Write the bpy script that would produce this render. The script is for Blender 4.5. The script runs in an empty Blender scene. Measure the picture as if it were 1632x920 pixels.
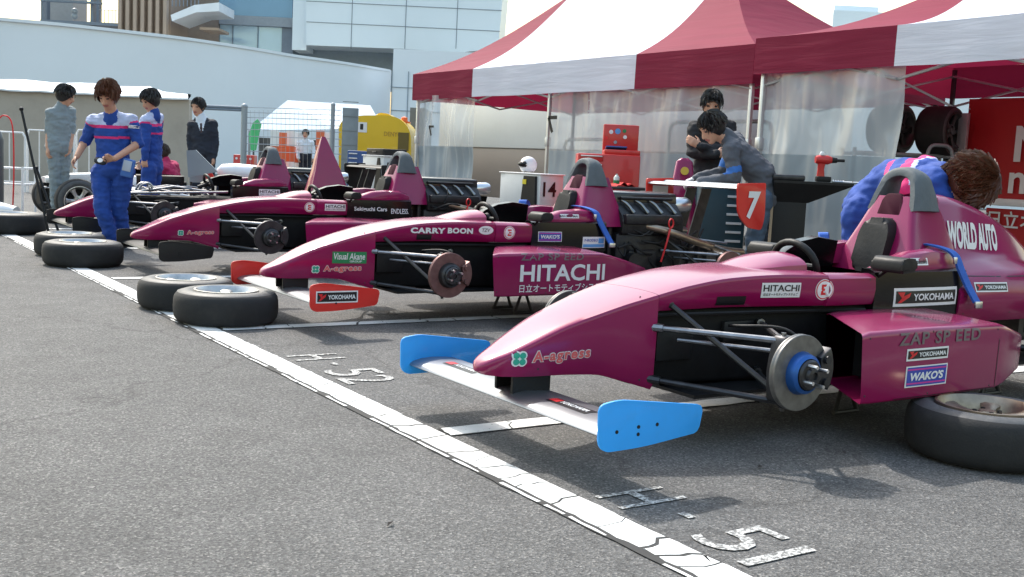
import bpy, bmesh, math, random
import numpy as np
from mathutils import Vector, Matrix, Quaternion, noise
from mathutils.bvhtree import BVHTree
random.seed(7)
SC = bpy.context.scene
COL = SC.collection
# ------------------------------------------------------------------ camera
FPX, YAW, PITCH, ROLL = 1724.99, 0.98159, 0.112876, 0.0492017
CAM = Vector((-1.896318, -3.365342, 0.988981))
def cam_axes():
    cy, sy, cp, sp = math.cos(YAW), math.sin(YAW), math.cos(PITCH), math.sin(PITCH)
    f = Vector((cy*cp, sy*cp, -sp)); r = Vector((sy, -cy, 0)); u = r.cross(f)
    cr, sr = math.cos(ROLL), math.sin(ROLL)
    return cr*r + sr*u, -sr*r + cr*u, f
CR, CU, CF = cam_axes()
cd = bpy.data.cameras.new('camera'); cam = bpy.data.objects.new('camera', cd); COL.objects.link(cam)
cd.sensor_width = 36.0; cd.lens = FPX/1632*36.0; cd.clip_start = 0.05; cd.clip_end = 3000
M = Matrix((CR, CU, -CF)).transposed().to_4x4(); M.translation = CAM
cam.matrix_world = M; SC.camera = cam
# ------------------------------------------------------------------ sky, sun, exposure
SUN_AZ, SUN_EL = math.radians(90), math.radians(51)
W = bpy.data.worlds.new('World'); SC.world = W; W.use_nodes = True
nt = W.node_tree; bg = nt.nodes['Background']
sky = nt.nodes.new('ShaderNodeTexSky'); sky.sky_type = 'NISHITA'; sky.sun_disc = False
sky.sun_elevation = SUN_EL; sky.sun_rotation = math.pi/2 - SUN_AZ
sky.air_density = 2.2; sky.dust_density = 3.2; sky.ozone_density = 1.2
nt.links.new(sky.outputs[0], bg.inputs[0]); bg.inputs[1].default_value = 0.15
sl = bpy.data.lights.new('sun', 'SUN'); sl.energy = 2.0; sl.angle = math.radians(1.2); sl.color = (1, 0.97, 0.92)
so = bpy.data.objects.new('sun', sl); COL.objects.link(so)
sd = Vector((math.cos(SUN_EL)*math.cos(SUN_AZ), math.cos(SUN_EL)*math.sin(SUN_AZ), math.sin(SUN_EL)))
so.rotation_euler = sd.to_track_quat('Z', 'Y').to_euler()
vs = SC.view_settings; vs.view_transform = 'Standard'; vs.look = 'None'; vs.gamma = 1; vs.use_curve_mapping = False
vs.exposure = 1.12
SC.cycles.max_bounces = 6; SC.cycles.transparent_max_bounces = 12

# ------------------------------------------------------------------ view geometry (photograph pixels -> places)
RH = Vector((math.sin(YAW), -math.cos(YAW), 0)); FH = Vector((math.cos(YAW), math.sin(YAW), 0)); UZ = Vector((0, 0, 1))
def ray(px, py): return CF + CR*((px-816)/FPX) - CU*((py-460)/FPX)
def atz(px, py, z=0.0):
    d = ray(px, py); return CAM + d*((z-CAM.z)/d.z)
def atx(px, py, X):
    d = ray(px, py); return CAM + d*((X-CAM.x)/d.x)
def aty(px, py, Y):
    d = ray(px, py); return CAM + d*((Y-CAM.y)/d.y)
def atd(px, py, D):
    d = ray(px, py); return CAM + d*(D/d.dot(FH))

# ------------------------------------------------------------------ materials
MATS = {}
def mat(name, color, rough=0.5, metal=0.0, var=0.08, scale=6.0, bump=0.0, bscale=60.0, coat=0.0, spec=0.5, trans=0.0, dirt=0.0, dirtcol=(0.05,0.045,0.04), coords='Object', bdist=0.01):
    if name in MATS: return MATS[name]
    m = bpy.data.materials.new(name); m.use_nodes = True; t = m.node_tree; N = t.nodes; L = t.links
    b = N['Principled BSDF']; b.inputs['Metallic'].default_value = metal
    b.inputs['Specular IOR Level'].default_value = spec
    b.inputs['Coat Weight'].default_value = coat; b.inputs['Coat Roughness'].default_value = 0.14 if name == 'maroon_paint' else 0.06
    b.inputs['Transmission Weight'].default_value = trans
    if name == 'maroon_paint': b.inputs['Specular Tint'].default_value = (1, .38, .72, 1)
    tc = N.new('ShaderNodeTexCoord')
    n = N.new('ShaderNodeTexNoise'); n.inputs['Scale'].default_value = scale; n.inputs['Detail'].default_value = 6
    L.new(tc.outputs[coords], n.inputs['Vector'])
    r = N.new('ShaderNodeMapRange'); r.inputs[1].default_value = 0.25; r.inputs[2].default_value = 0.75
    r.inputs[3].default_value = 1-var; r.inputs[4].default_value = 1+var
    L.new(n.outputs['Fac'], r.inputs[0])
    mx = N.new('ShaderNodeMix'); mx.data_type = 'RGBA'; mx.blend_type = 'MULTIPLY'; mx.inputs[0].default_value = 1
    mx.inputs[6].default_value = (*color, 1); L.new(r.outputs[0], mx.inputs[7])
    out = mx.outputs[2]
    if dirt > 0:
        n2 = N.new('ShaderNodeTexNoise'); n2.inputs['Scale'].default_value = scale*2.3; n2.inputs['Detail'].default_value = 8; n2.inputs['Roughness'].default_value = 0.65
        L.new(tc.outputs[coords], n2.inputs['Vector'])
        r2 = N.new('ShaderNodeMapRange'); r2.inputs[1].default_value = 0.5; r2.inputs[2].default_value = 0.75; r2.inputs[3].default_value = 0; r2.inputs[4].default_value = dirt
        L.new(n2.outputs['Fac'], r2.inputs[0])
        m2 = N.new('ShaderNodeMix'); m2.data_type = 'RGBA'; L.new(r2.outputs[0], m2.inputs[0]); L.new(out, m2.inputs[6]); m2.inputs[7].default_value = (*dirtcol, 1)
        out = m2.outputs[2]
    L.new(out, b.inputs['Base Color'])
    rr = N.new('ShaderNodeMapRange'); rr.inputs[3].default_value = max(0.02, rough*0.85); rr.inputs[4].default_value = min(1, rough*1.2)
    L.new(n.outputs['Fac'], rr.inputs[0]); L.new(rr.outputs[0], b.inputs['Roughness'])
    if bump > 0:
        nb = N.new('ShaderNodeTexNoise'); nb.inputs['Scale'].default_value = bscale; nb.inputs['Detail'].default_value = 5
        L.new(tc.outputs[coords], nb.inputs['Vector'])
        bp = N.new('ShaderNodeBump'); bp.inputs['Strength'].default_value = bump; bp.inputs['Distance'].default_value = bdist
        L.new(nb.outputs['Fac'], bp.inputs['Height']); L.new(bp.outputs[0], b.inputs['Normal'])
    MATS[name] = m; return m

def asphalt_mat():
    m = bpy.data.materials.new('asphalt'); m.use_nodes = True; t = m.node_tree; N = t.nodes; L = t.links; b = N['Principled BSDF']
    tc = N.new('ShaderNodeTexCoord'); b.inputs['Specular IOR Level'].default_value = 0.35
    v = N.new('ShaderNodeTexVoronoi'); v.inputs['Scale'].default_value = 170; L.new(tc.outputs['Object'], v.inputs['Vector'])
    n1 = N.new('ShaderNodeTexNoise'); n1.inputs['Scale'].default_value = 0.5; n1.inputs['Detail'].default_value = 8; n1.inputs['Roughness'].default_value = 0.6
    n2 = N.new('ShaderNodeTexNoise'); n2.inputs['Scale'].default_value = 95; n2.inputs['Detail'].default_value = 6; n2.inputs['Roughness'].default_value = 0.75
    n3 = N.new('ShaderNodeTexNoise'); n3.inputs['Scale'].default_value = 4.0; n3.inputs['Detail'].default_value = 6
    for n in (n1, n2, n3): L.new(tc.outputs['Object'], n.inputs['Vector'])
    sep = N.new('ShaderNodeSeparateColor'); L.new(v.outputs['Color'], sep.inputs[0])
    cr = N.new('ShaderNodeValToRGB'); e = cr.color_ramp.elements
    e[0].position = 0.0; e[0].color = (0.056, 0.055, 0.055, 1); e[1].position = 1; e[1].color = (0.22, 0.213, 0.202, 1)
    x = cr.color_ramp.elements.new(0.5); x.color = (0.104, 0.102, 0.100, 1)
    x = cr.color_ramp.elements.new(0.85); x.color = (0.130, 0.128, 0.125, 1)
    L.new(sep.outputs[0], cr.inputs[0])
    r2 = N.new('ShaderNodeMapRange'); r2.inputs[1].default_value = 0.3; r2.inputs[2].default_value = 0.7; r2.inputs[3].default_value = 0.62; r2.inputs[4].default_value = 1.38
    L.new(n2.outputs['Fac'], r2.inputs[0])
    r1 = N.new('ShaderNodeMapRange'); r1.inputs[1].default_value = 0.3; r1.inputs[2].default_value = 0.7; r1.inputs[3].default_value = 0.84; r1.inputs[4].default_value = 1.12
    L.new(n1.outputs['Fac'], r1.inputs[0])
    r3 = N.new('ShaderNodeMapRange'); r3.inputs[1].default_value = 0.3; r3.inputs[2].default_value = 0.7; r3.inputs[3].default_value = 0.9; r3.inputs[4].default_value = 1.08
    L.new(n3.outputs['Fac'], r3.inputs[0])
    last = cr.outputs[0]
    n4 = N.new('ShaderNodeTexNoise'); n4.inputs['Scale'].default_value = 1.3; n4.inputs['Detail'].default_value = 3; n4.inputs['Distortion'].default_value = 0.4; L.new(tc.outputs['Object'], n4.inputs['Vector'])
    r4 = N.new('ShaderNodeMapRange'); r4.inputs[1].default_value = 0.62; r4.inputs[2].default_value = 0.72; r4.inputs[3].default_value = 1.0; r4.inputs[4].default_value = 0.80; L.new(n4.outputs['Fac'], r4.inputs[0])
    v2 = N.new('ShaderNodeTexVoronoi'); v2.feature = 'DISTANCE_TO_EDGE'; v2.inputs['Scale'].default_value = 0.33; v2.inputs['Randomness'].default_value = 1.0
    ns = N.new('ShaderNodeTexNoise'); ns.inputs['Scale'].default_value = 3.0; ns.inputs['Detail'].default_value = 6; L.new(tc.outputs['Object'], ns.inputs['Vector'])
    va = N.new('ShaderNodeVectorMath'); va.operation = 'MULTIPLY_ADD'; va.inputs[1].default_value = (.5, .5, .5); L.new(ns.outputs['Color'], va.inputs[0]); L.new(tc.outputs['Object'], va.inputs[2]); L.new(va.outputs[0], v2.inputs['Vector'])
    r5 = N.new('ShaderNodeMapRange'); r5.inputs[1].default_value = 0.0; r5.inputs[2].default_value = 0.006; r5.inputs[3].default_value = 0.70; r5.inputs[4].default_value = 1.0; L.new(v2.outputs['Distance'], r5.inputs[0])
    for r in (r2, r1, r3, r4, r5):
        mx = N.new('ShaderNodeMix'); mx.data_type = 'RGBA'; mx.blend_type = 'MULTIPLY'; mx.inputs[0].default_value = 1
        L.new(last, mx.inputs[6]); L.new(r.outputs[0], mx.inputs[7]); last = mx.outputs[2]
    L.new(last, b.inputs['Base Color']); b.inputs['Roughness'].default_value = 0.85
    ad = N.new('ShaderNodeMath'); ad.operation = 'ADD'; L.new(v.outputs['Distance'], ad.inputs[0]); L.new(n2.outputs['Fac'], ad.inputs[1])
    bp = N.new('ShaderNodeBump'); bp.inputs['Strength'].default_value = 0.8; bp.inputs['Distance'].default_value = 0.004; bp.invert = False
    L.new(ad.outputs[0], bp.inputs['Height']); L.new(bp.outputs[0], b.inputs['Normal'])
    return m
def wear_mat(name, color, under=(0.105, 0.103, 0.10), lo=0.45, hi=0.55, scale=45):
    """worn road paint: paint flaked off the asphalt in small spots"""
    m = bpy.data.materials.new(name); m.use_nodes = True; t = m.node_tree; N = t.nodes; L = t.links; b = N['Principled BSDF']
    tc = N.new('ShaderNodeTexCoord'); n = N.new('ShaderNodeTexNoise'); n.inputs['Scale'].default_value = scale; n.inputs['Detail'].default_value = 7; n.inputs['Roughness'].default_value = 0.7
    L.new(tc.outputs['Object'], n.inputs['Vector'])
    r = N.new('ShaderNodeMapRange'); r.inputs[1].default_value = lo; r.inputs[2].default_value = hi; L.new(n.outputs['Fac'], r.inputs[0])
    n2 = N.new('ShaderNodeTexNoise'); n2.inputs['Scale'].default_value = 9; n2.inputs['Detail'].default_value = 8; L.new(tc.outputs['Object'], n2.inputs['Vector'])
    c2 = N.new('ShaderNodeMapRange'); c2.inputs[1].default_value = 0.3; c2.inputs[2].default_value = 0.7; c2.inputs[3].default_value = 0.82; c2.inputs[4].default_value = 1.05; L.new(n2.outputs['Fac'], c2.inputs[0])
    mm = N.new('ShaderNodeMix'); mm.data_type = 'RGBA'; mm.blend_type = 'MULTIPLY'; mm.inputs[0].default_value = 1; mm.inputs[6].default_value = (*color, 1); L.new(c2.outputs[0], mm.inputs[7])
    mx = N.new('ShaderNodeMix'); mx.data_type = 'RGBA'; L.new(r.outputs[0], mx.inputs[0]); mx.inputs[6].default_value = (*under, 1); L.new(mm.outputs[2], mx.inputs[7])
    L.new(mx.outputs[2], b.inputs['Base Color']); b.inputs['Roughness'].default_value = 0.7
    bp = N.new('ShaderNodeBump'); bp.inputs['Strength'].default_value = 0.4; bp.inputs['Distance'].default_value = 0.003; L.new(n.outputs['Fac'], bp.inputs['Height']); L.new(bp.outputs[0], b.inputs['Normal'])
    MATS[name] = m; return m
def plastic_sheet(name, color, alpha, bscale=5.0, bump=0.5, rough=0.2, crease=0.8):
    """clear or grey vinyl tent wall with wrinkles"""
    m = bpy.data.materials.new(name); m.use_nodes = True; t = m.node_tree; N = t.nodes; L = t.links
    b = N['Principled BSDF']; b.inputs['Roughness'].default_value = rough; b.inputs['Alpha'].default_value = alpha
    tc = N.new('ShaderNodeTexCoord'); mp = N.new('ShaderNodeMapping'); mp.inputs['Scale'].default_value = (1, 1.3, 0.7); mp.inputs['Rotation'].default_value = (0.45, 0.2, 0)
    L.new(tc.outputs['Object'], mp.inputs[0])
    n = N.new('ShaderNodeTexNoise'); n.noise_type = 'RIDGED_MULTIFRACTAL'; n.inputs['Scale'].default_value = bscale; n.inputs['Detail'].default_value = 4; n.inputs['Distortion'].default_value = 0.9
    L.new(mp.outputs[0], n.inputs['Vector'])
    bp = N.new('ShaderNodeBump'); bp.inputs['Strength'].default_value = bump; bp.inputs['Distance'].default_value = 0.05
    L.new(n.outputs['Fac'], bp.inputs['Height']); L.new(bp.outputs[0], b.inputs['Normal'])
    # light on the creases is painted in: whiter and less clear along ridges
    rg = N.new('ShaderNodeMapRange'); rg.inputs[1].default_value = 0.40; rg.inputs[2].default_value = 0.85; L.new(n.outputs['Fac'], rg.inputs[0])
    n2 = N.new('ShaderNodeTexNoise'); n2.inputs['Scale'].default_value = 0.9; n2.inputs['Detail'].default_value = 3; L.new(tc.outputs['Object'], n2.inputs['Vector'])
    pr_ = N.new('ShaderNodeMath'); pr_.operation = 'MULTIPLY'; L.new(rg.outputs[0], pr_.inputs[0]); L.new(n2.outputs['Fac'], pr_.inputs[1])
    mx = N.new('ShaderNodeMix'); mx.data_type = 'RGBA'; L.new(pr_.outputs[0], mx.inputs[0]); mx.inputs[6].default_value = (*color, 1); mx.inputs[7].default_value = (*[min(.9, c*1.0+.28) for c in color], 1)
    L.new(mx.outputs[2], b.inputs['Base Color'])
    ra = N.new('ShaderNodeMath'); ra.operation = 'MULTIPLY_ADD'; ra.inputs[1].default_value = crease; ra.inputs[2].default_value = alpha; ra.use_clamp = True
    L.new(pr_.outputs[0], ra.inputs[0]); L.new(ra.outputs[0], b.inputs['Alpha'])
    MATS[name] = m; return m
def fabric(name, color, var=0.08, trans=0.25, bump=0.25, bscale=3.0):
    """tent canopy cloth: diffuse with some light coming through"""
    m = bpy.data.materials.new(name); m.use_nodes = True; t = m.node_tree; N = t.nodes; L = t.links
    b = N['Principled BSDF']; b.inputs['Roughness'].default_value = 0.75; b.inputs['Specular IOR Level'].default_value = 0.3
    tc = N.new('ShaderNodeTexCoord'); n = N.new('ShaderNodeTexNoise'); n.inputs['Scale'].default_value = bscale; n.inputs['Detail'].default_value = 4; n.inputs['Distortion'].default_value = 0.6
    mp = N.new('ShaderNodeMapping'); mp.inputs['Scale'].default_value = (0.5, 0.35, 4.0); L.new(tc.outputs['Object'], mp.inputs[0]); L.new(mp.outputs[0], n.inputs['Vector'])
    bp = N.new('ShaderNodeBump'); bp.inputs['Strength'].default_value = bump; bp.inputs['Distance'].default_value = 0.04; L.new(n.outputs['Fac'], bp.inputs['Height']); L.new(bp.outputs[0], b.inputs['Normal'])
    r = N.new('ShaderNodeMapRange'); r.inputs[1].default_value = 0.3; r.inputs[2].default_value = 0.7; r.inputs[3].default_value = 1-var; r.inputs[4].default_value = 1+var; L.new(n.outputs['Fac'], r.inputs[0])
    mx = N.new('ShaderNodeMix'); mx.data_type = 'RGBA'; mx.blend_type = 'MULTIPLY'; mx.inputs[0].default_value = 1; mx.inputs[6].default_value = (*color, 1); L.new(r.outputs[0], mx.inputs[7])
    L.new(mx.outputs[2], b.inputs['Base Color'])
    tr = N.new('ShaderNodeBsdfTranslucent'); L.new(mx.outputs[2], tr.inputs[0])
    ms = N.new('ShaderNodeMixShader'); ms.inputs[0].default_value = trans
    o = N['Material Output']; L.new(b.outputs[0], ms.inputs[1]); L.new(tr.outputs[0], ms.inputs[2]); L.new(ms.outputs[0], o.inputs[0])
    MATS[name] = m; return m

PAINT = mat('maroon_paint', (0.225, 0.003, 0.062), 0.46, 0.0, 0.06, 3, coat=0.9, spec=0.25, dirt=0.10, dirtcol=(.20, .03, .08), bump=0.02, bscale=9)
WHITEP = mat('white_paint', (0.75, 0.76, 0.78), 0.3, 0, 0.05, 3, coat=0.6, dirt=0.08)
CARBON = mat('black_chassis', (0.006, 0.006, 0.007), 0.6, 0, 0.3, 14, spec=0.2, bump=0.15, bscale=30, dirt=0.2, dirtcol=(0.02, 0.019, 0.018))
BLACKG = mat('black_gloss', (0.004, 0.004, 0.005), 0.2, 0, 0.2, 8, spec=0.35)
BLACKP = mat('black_plastic', (0.010, 0.010, 0.011), 0.5, 0, 0.2, 10, spec=0.3, bump=0.1)
RUBBER = mat('rubber', (0.014, 0.014, 0.015), 0.8, 0, 0.3, 7, bump=0.35, bscale=110, dirt=0.35, dirtcol=(0.04, 0.038, 0.035), bdist=0.003)
SIDEW = mat('tyre_sidewall', (0.06, 0.06, 0.062), 0.55, 0, 0.2, 12, bump=0.2, bscale=60, dirt=0.5, dirtcol=(0.13, 0.125, 0.12), bdist=0.003)
ALU = mat('brushed_aluminium', (0.62, 0.63, 0.65), 0.28, 1.0, 0.08, 10)
WINGM = mat('silver_wing', (0.30, 0.31, 0.33), 0.38, 0.9, 0.06, 8)
STEEL = mat('steel', (0.30, 0.30, 0.31), 0.33, 1.0, 0.25, 25, bump=0.1, bscale=120)
DARKSTEEL = mat('dark_steel', (0.055, 0.055, 0.06), 0.4, 0.8, 0.3, 20)
RUSTDISC = mat('brown_disc', (0.17, 0.09, 0.085), 0.5, 0.6, 0.25, 30)
GREYDISC = mat('grey_disc', (0.17, 0.165, 0.16), 0.42, 0.75, 0.25, 30)
BLUEAN = mat('blue_anodised', (0.02, 0.10, 0.36), 0.35, 0.5, 0.1, 10)
BLUEW = mat('blue_endplate', (0.012, 0.32, 0.85), 0.5, 0, 0.05, 8, dirt=0.25, dirtcol=(.03, .26, .62), coat=0.3, bump=0.03, bscale=6)
REDW = mat('red_endplate', (0.62, 0.018, 0.012), 0.4, 0, 0.06, 8, coat=0.3)
RED = mat('red_tool_paint', (0.50, 0.015, 0.014), 0.38, 0, 0.1, 6, coat=0.3)
STRAP = mat('blue_strap', (0.025, 0.11, 0.45), 0.7, 0, 0.12, 40, bump=0.3, bscale=200)
HOOPG = mat('grey_padding', (0.085, 0.10, 0.11), 0.7, 0, 0.15, 18, bump=0.2)
STW = mat('sticker_white', (0.72, 0.72, 0.73), 0.4, 0, 0.04, 20)
STK = mat('sticker_black', (0.006, 0.006, 0.008), 0.4, 0, 0.1, 20)
STR = mat('sticker_red', (0.60, 0.015, 0.02), 0.4, 0, 0.05, 20)
STG = mat('sticker_green', (0.01, 0.20, 0.07), 0.4, 0, 0.05, 20)
STGREY = mat('lettering_grey', (0.16, 0.12, 0.13), 0.5, 0.2, 0.15, 20)
STB = mat('sticker_blue', (0.02, 0.05, 0.36), 0.4, 0, 0.05, 20)
STLB = mat('sticker_light_blue', (0.10, 0.30, 0.62), 0.4, 0, 0.05, 20)
STP = mat('sticker_pink', (0.55, 0.03, 0.28), 0.4, 0, 0.05, 20)
CLOVER = mat('sticker_teal', (0.02, 0.32, 0.22), 0.4, 0, 0.05, 20)
STSALMON = mat('lettering_salmon', (0.62, 0.10, 0.10), 0.4, 0, 0.05, 20)

# ------------------------------------------------------------------ mesh helpers
def V(*a): return Vector(a)
def obj(name, bm, m, parent=None, smooth=None, mats=None):
    me = bpy.data.meshes.new(name)
    bmesh.ops.recalc_face_normals(bm, faces=bm.faces[:])
    bm.to_mesh(me); bm.free()
    for x in ([m] if m else []) + list(mats or []): me.materials.append(x)
    if smooth is not None:
        me.polygons.foreach_set('use_smooth', [True]*len(me.polygons)); me.set_sharp_from_angle(angle=math.radians(smooth))
    o = bpy.data.objects.new(name, me); COL.objects.link(o)
    if parent: o.parent = parent
    return o
def thing(name, label, cat, loc=(0, 0, 0), rz=0.0, group=None):
    o = bpy.data.objects.new(name, None); COL.objects.link(o); o.empty_display_size = 0.2
    o.location = loc; o.rotation_euler = (0, 0, rz); return tag(o, label, cat, group)
def tag(o, label, cat, group=None):
    o['label'] = label; o['category'] = cat
    if group: o['group'] = group
    return o
def struct(o): o['kind'] = 'structure'; return o
def recenter(o, c):
    """move a mesh object's origin to c without moving its shape"""
    c = Vector(c); o.data.transform(Matrix.Translation(-c)); o.location = c
    for ch in o.children: ch.location = ch.location - c
    return o
def BM(): return bmesh.new()
def box(bm, c, s, rot=None, bev=0.0, seg=2):
    """box centred c, size s"""
    mtx = Matrix.Translation(Vector(c)) @ (rot.to_4x4() if rot else Matrix.Identity(4)) @ Matrix.Diagonal((*s, 1))
    r = bmesh.ops.create_cube(bm, size=1, matrix=mtx)
    if bev > 0:
        es = list({e for v in r['verts'] for e in v.link_edges})
        bmesh.ops.bevel(bm, geom=es, offset=bev, segments=seg, affect='EDGES', profile=0.5)
def box2(bm, a, b, bev=0.0, seg=2):
    box(bm, [(a[i]+b[i])/2 for i in range(3)], [abs(b[i]-a[i]) for i in range(3)], None, bev, seg)
def tube(bm, pts, r, n=10, caps=True):
    """round tube along pts; r a number or list"""
    pts = [Vector(p) for p in pts]; R = r if isinstance(r, (list, tuple)) else [r]*len(pts)
    rings = []; prev = None
    for i, p in enumerate(pts):
        d = ((pts[min(i+1, len(pts)-1)]-p).normalized() + (p-pts[max(i-1, 0)]).normalized()).normalized()
        if prev is None:
            a = d.orthogonal().normalized()
        else:
            a = (prev - d*prev.dot(d)).normalized()
        prev = a; b = d.cross(a)
        rings.append([bm.verts.new(p + (a*math.cos(2*math.pi*k/n) + b*math.sin(2*math.pi*k/n))*R[i]) for k in range(n)])
    for i in range(len(rings)-1):
        for k in range(n): bm.faces.new((rings[i][k], rings[i][(k+1) % n], rings[i+1][(k+1) % n], rings[i+1][k]))
    if caps:
        bm.faces.new(rings[0][::-1]); bm.faces.new(rings[-1])
def curve_pts(pts, n=8):
    """Catmull-Rom through pts"""
    P = [Vector(p) for p in pts]; out = []
    for i in range(len(P)-1):
        p0, p1, p2, p3 = P[max(i-1, 0)], P[i], P[i+1], P[min(i+2, len(P)-1)]
        for k in range(n):
            t = k/n
            out.append(0.5*((2*p1) + (p2-p0)*t + (2*p0-5*p1+4*p2-p3)*t*t + (3*p1-p0-3*p2+p3)*t**3))
    out.append(P[-1]); return out
def lathe(bm, prof, n=32, mtx=None, close=False):
    """prof (r,h) revolved round local z"""
    rings = []; mtx = mtx or Matrix.Identity(4)
    for r, h in prof:
        if r < 1e-6: rings.append([bm.verts.new(mtx @ Vector((0, 0, h)))])
        else: rings.append([bm.verts.new(mtx @ Vector((r*math.cos(2*math.pi*k/n), r*math.sin(2*math.pi*k/n), h))) for k in range(n)])
    m = len(rings)
    for i in range(m if close else m-1):
        A, B = rings[i], rings[(i+1) % m]
        for k in range(n):
            k2 = (k+1) % n
            if len(A) == 1 and len(B) == 1: continue
            if len(A) == 1: bm.faces.new((A[0], B[k2], B[k]))
            elif len(B) == 1: bm.faces.new((A[k], A[k2], B[0]))
            else: bm.faces.new((A[k], A[k2], B[k2], B[k]))
def loft(bm, secs, caps=True):
    rings = [[bm.verts.new(Vector(p)) for p in s] for s in secs]; n = len(rings[0])
    for i in range(len(rings)-1):
        for k in range(n):
            k2 = (k+1) % n; bm.faces.new((rings[i][k], rings[i][k2], rings[i+1][k2], rings[i+1][k]))
    fs = []
    if caps:
        fs = [bm.faces.new(rings[0][::-1]), bm.faces.new(rings[-1])]
    return fs
def interp(keys, xs):
    """monotone-ish cubic interpolation of key rows [x, a, b, ...]"""
    K = np.array(keys, float); X = K[:, 0]; out = []
    d = np.zeros_like(K)
    for i in range(len(K)):
        a = (K[i]-K[i-1])/(X[i]-X[i-1]) if i > 0 else None
        b = (K[i+1]-K[i])/(X[i+1]-X[i]) if i < len(K)-1 else None
        if a is None: d[i] = b
        elif b is None: d[i] = a
        else: d[i] = np.where(a*b > 0, 2*a*b/(a+b+1e-12*np.sign(a+b+1e-20)), 0)
    for x in xs:
        i = int(np.clip(np.searchsorted(X, x)-1, 0, len(X)-2)); h = X[i+1]-X[i]; t = (x-X[i])/h
        r = (2*t**3-3*t**2+1)*K[i] + (t**3-2*t**2+t)*h*d[i] + (-2*t**3+3*t**2)*K[i+1] + (t**3-t**2)*h*d[i+1]
        r[0] = x; out.append(r)
    return out
def prism(bm, poly, axis, a, b, bev=0.0, seg=2):
    """polygon in the two other axes (in order), extruded from a to b along axis"""
    def P(p, h):
        return Vector((h, p[0], p[1])) if axis == 'x' else Vector((p[0], h, p[1])) if axis == 'y' else Vector((p[0], p[1], h))
    A = [bm.verts.new(P(p, a)) for p in poly]; B = [bm.verts.new(P(p, b)) for p in poly]; n = len(poly)
    fa = bm.faces.new(A[::-1]); fb = bm.faces.new(B)
    for k in range(n): bm.faces.new((A[k], A[(k+1) % n], B[(k+1) % n], B[k]))
    if bev > 0:
        es = [e for f in (fa, fb) for e in f.edges]
        bmesh.ops.bevel(bm, geom=es, offset=bev, segments=seg, affect='EDGES', profile=0.5)
def rounded(poly, r, n=5):
    """round the corners of a 2D polygon; r a number or one per corner"""
    out = []; N_ = len(poly)
    for i, p in enumerate(poly):
        p = Vector(p); a = Vector(poly[i-1]); b = Vector(poly[(i+1) % N_]); rr = r[i] if isinstance(r, (list, tuple)) else r
        da = (a-p); db = (b-p); k = min(rr, da.length*0.48, db.length*0.48)
        q0 = p+da.normalized()*k; q1 = p+db.normalized()*k
        for j in range(n+1):
            t = j/n; out.append(tuple(q0*(1-t)**2 + p*2*t*(1-t) + q1*t*t))
    return out
def ball(bm, c, r, sub=2, scale=(1, 1, 1), rot=None):
    m = Matrix.Translation(Vector(c)) @ (rot.to_4x4() if rot else Matrix.Identity(4)) @ Matrix.Diagonal((r*scale[0], r*scale[1], r*scale[2], 1))
    bmesh.ops.create_icosphere(bm, subdivisions=sub, radius=1, matrix=m)
def axis_mtx(p, d):
    q = Vector(d).normalized().to_track_quat('Z', 'Y'); return Matrix.Translation(Vector(p)) @ q.to_matrix().to_4x4()

# ------------------------------------------------------------------ lettering and stickers
_font = {}
def text_polys(s, bold=0.0, shear=0.0, space=1.0):
    """2D mesh of a string, scaled into the unit box: returns verts (u,v), faces, aspect"""
    key = (s, bold, shear, space)
    if key in _font: return _font[key]
    c = bpy.data.curves.new('lettering', 'FONT'); c.body = s; c.offset = bold; c.shear = shear; c.space_character = space; c.resolution_u = 3
    o = bpy.data.objects.new('lettering', c); COL.objects.link(o)
    dg = bpy.context.evaluated_depsgraph_get(); me = bpy.data.meshes.new_from_object(o.evaluated_get(dg))
    v = np.array([x.co[:2] for x in me.vertices]); f = [tuple(p.vertices) for p in me.polygons]
    lo, hi = v.min(0), v.max(0); asp = (hi[0]-lo[0])/(hi[1]-lo[1])
    r = ((v-lo)/(hi-lo), f, asp)
    bpy.data.objects.remove(o); bpy.data.curves.remove(c); bpy.data.meshes.remove(me)
    _font[key] = r; return r
class Surf:
    """a set of built meshes one can lay stickers on"""
    def __init__(s, objs):
        vs, fs = [], []
        for o in objs:
            b = len(vs); vs += [v.co.copy() for v in o.data.vertices]; fs += [[b+i for i in p.vertices] for p in o.data.polygons]
        s.t = BVHTree.FromPolygons(vs, fs)
    def hit(s, p, d):
        h = s.t.ray_cast(Vector(p), Vector(d)); return h[0]
def place(bm, uv, faces, o, U, Vv, N, surf, lift, default=None):
    """map unit (u,v) to o+u*U+v*Vv, push along -N onto surf; N points off the surface"""
    o, U, Vv, N = Vector(o), Vector(U), Vector(Vv), Vector(N).normalized(); vs = []
    for u, v in uv:
        p = o + U*float(u) + Vv*float(v)
        if surf:
            h = surf.hit(p+N*0.6, -N)
            if h is not None and abs((h-p).dot(N)) < 0.45: p = p + N*((h-p).dot(N))
        vs.append(bm.verts.new(p+N*lift))
    for f in faces:
        try: bm.faces.new([vs[i] for i in f])
        except ValueError: pass
def grid_uv(nx, ny, shape=None):
    uv = [(i/nx, j/ny) for j in range(ny+1) for i in range(nx+1)]
    fs = [(j*(nx+1)+i, j*(nx+1)+i+1, (j+1)*(nx+1)+i+1, (j+1)*(nx+1)+i) for j in range(ny) for i in range(nx)]
    return uv, fs
def disc_uv(n=28):
    uv = [(0.5, 0.5)]+[(0.5+0.5*math.cos(2*math.pi*k/n), 0.5+0.5*math.sin(2*math.pi*k/n)) for k in range(n)]
    return uv, [(0, 1+k, 1+(k+1) % n) for k in range(n)]
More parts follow.
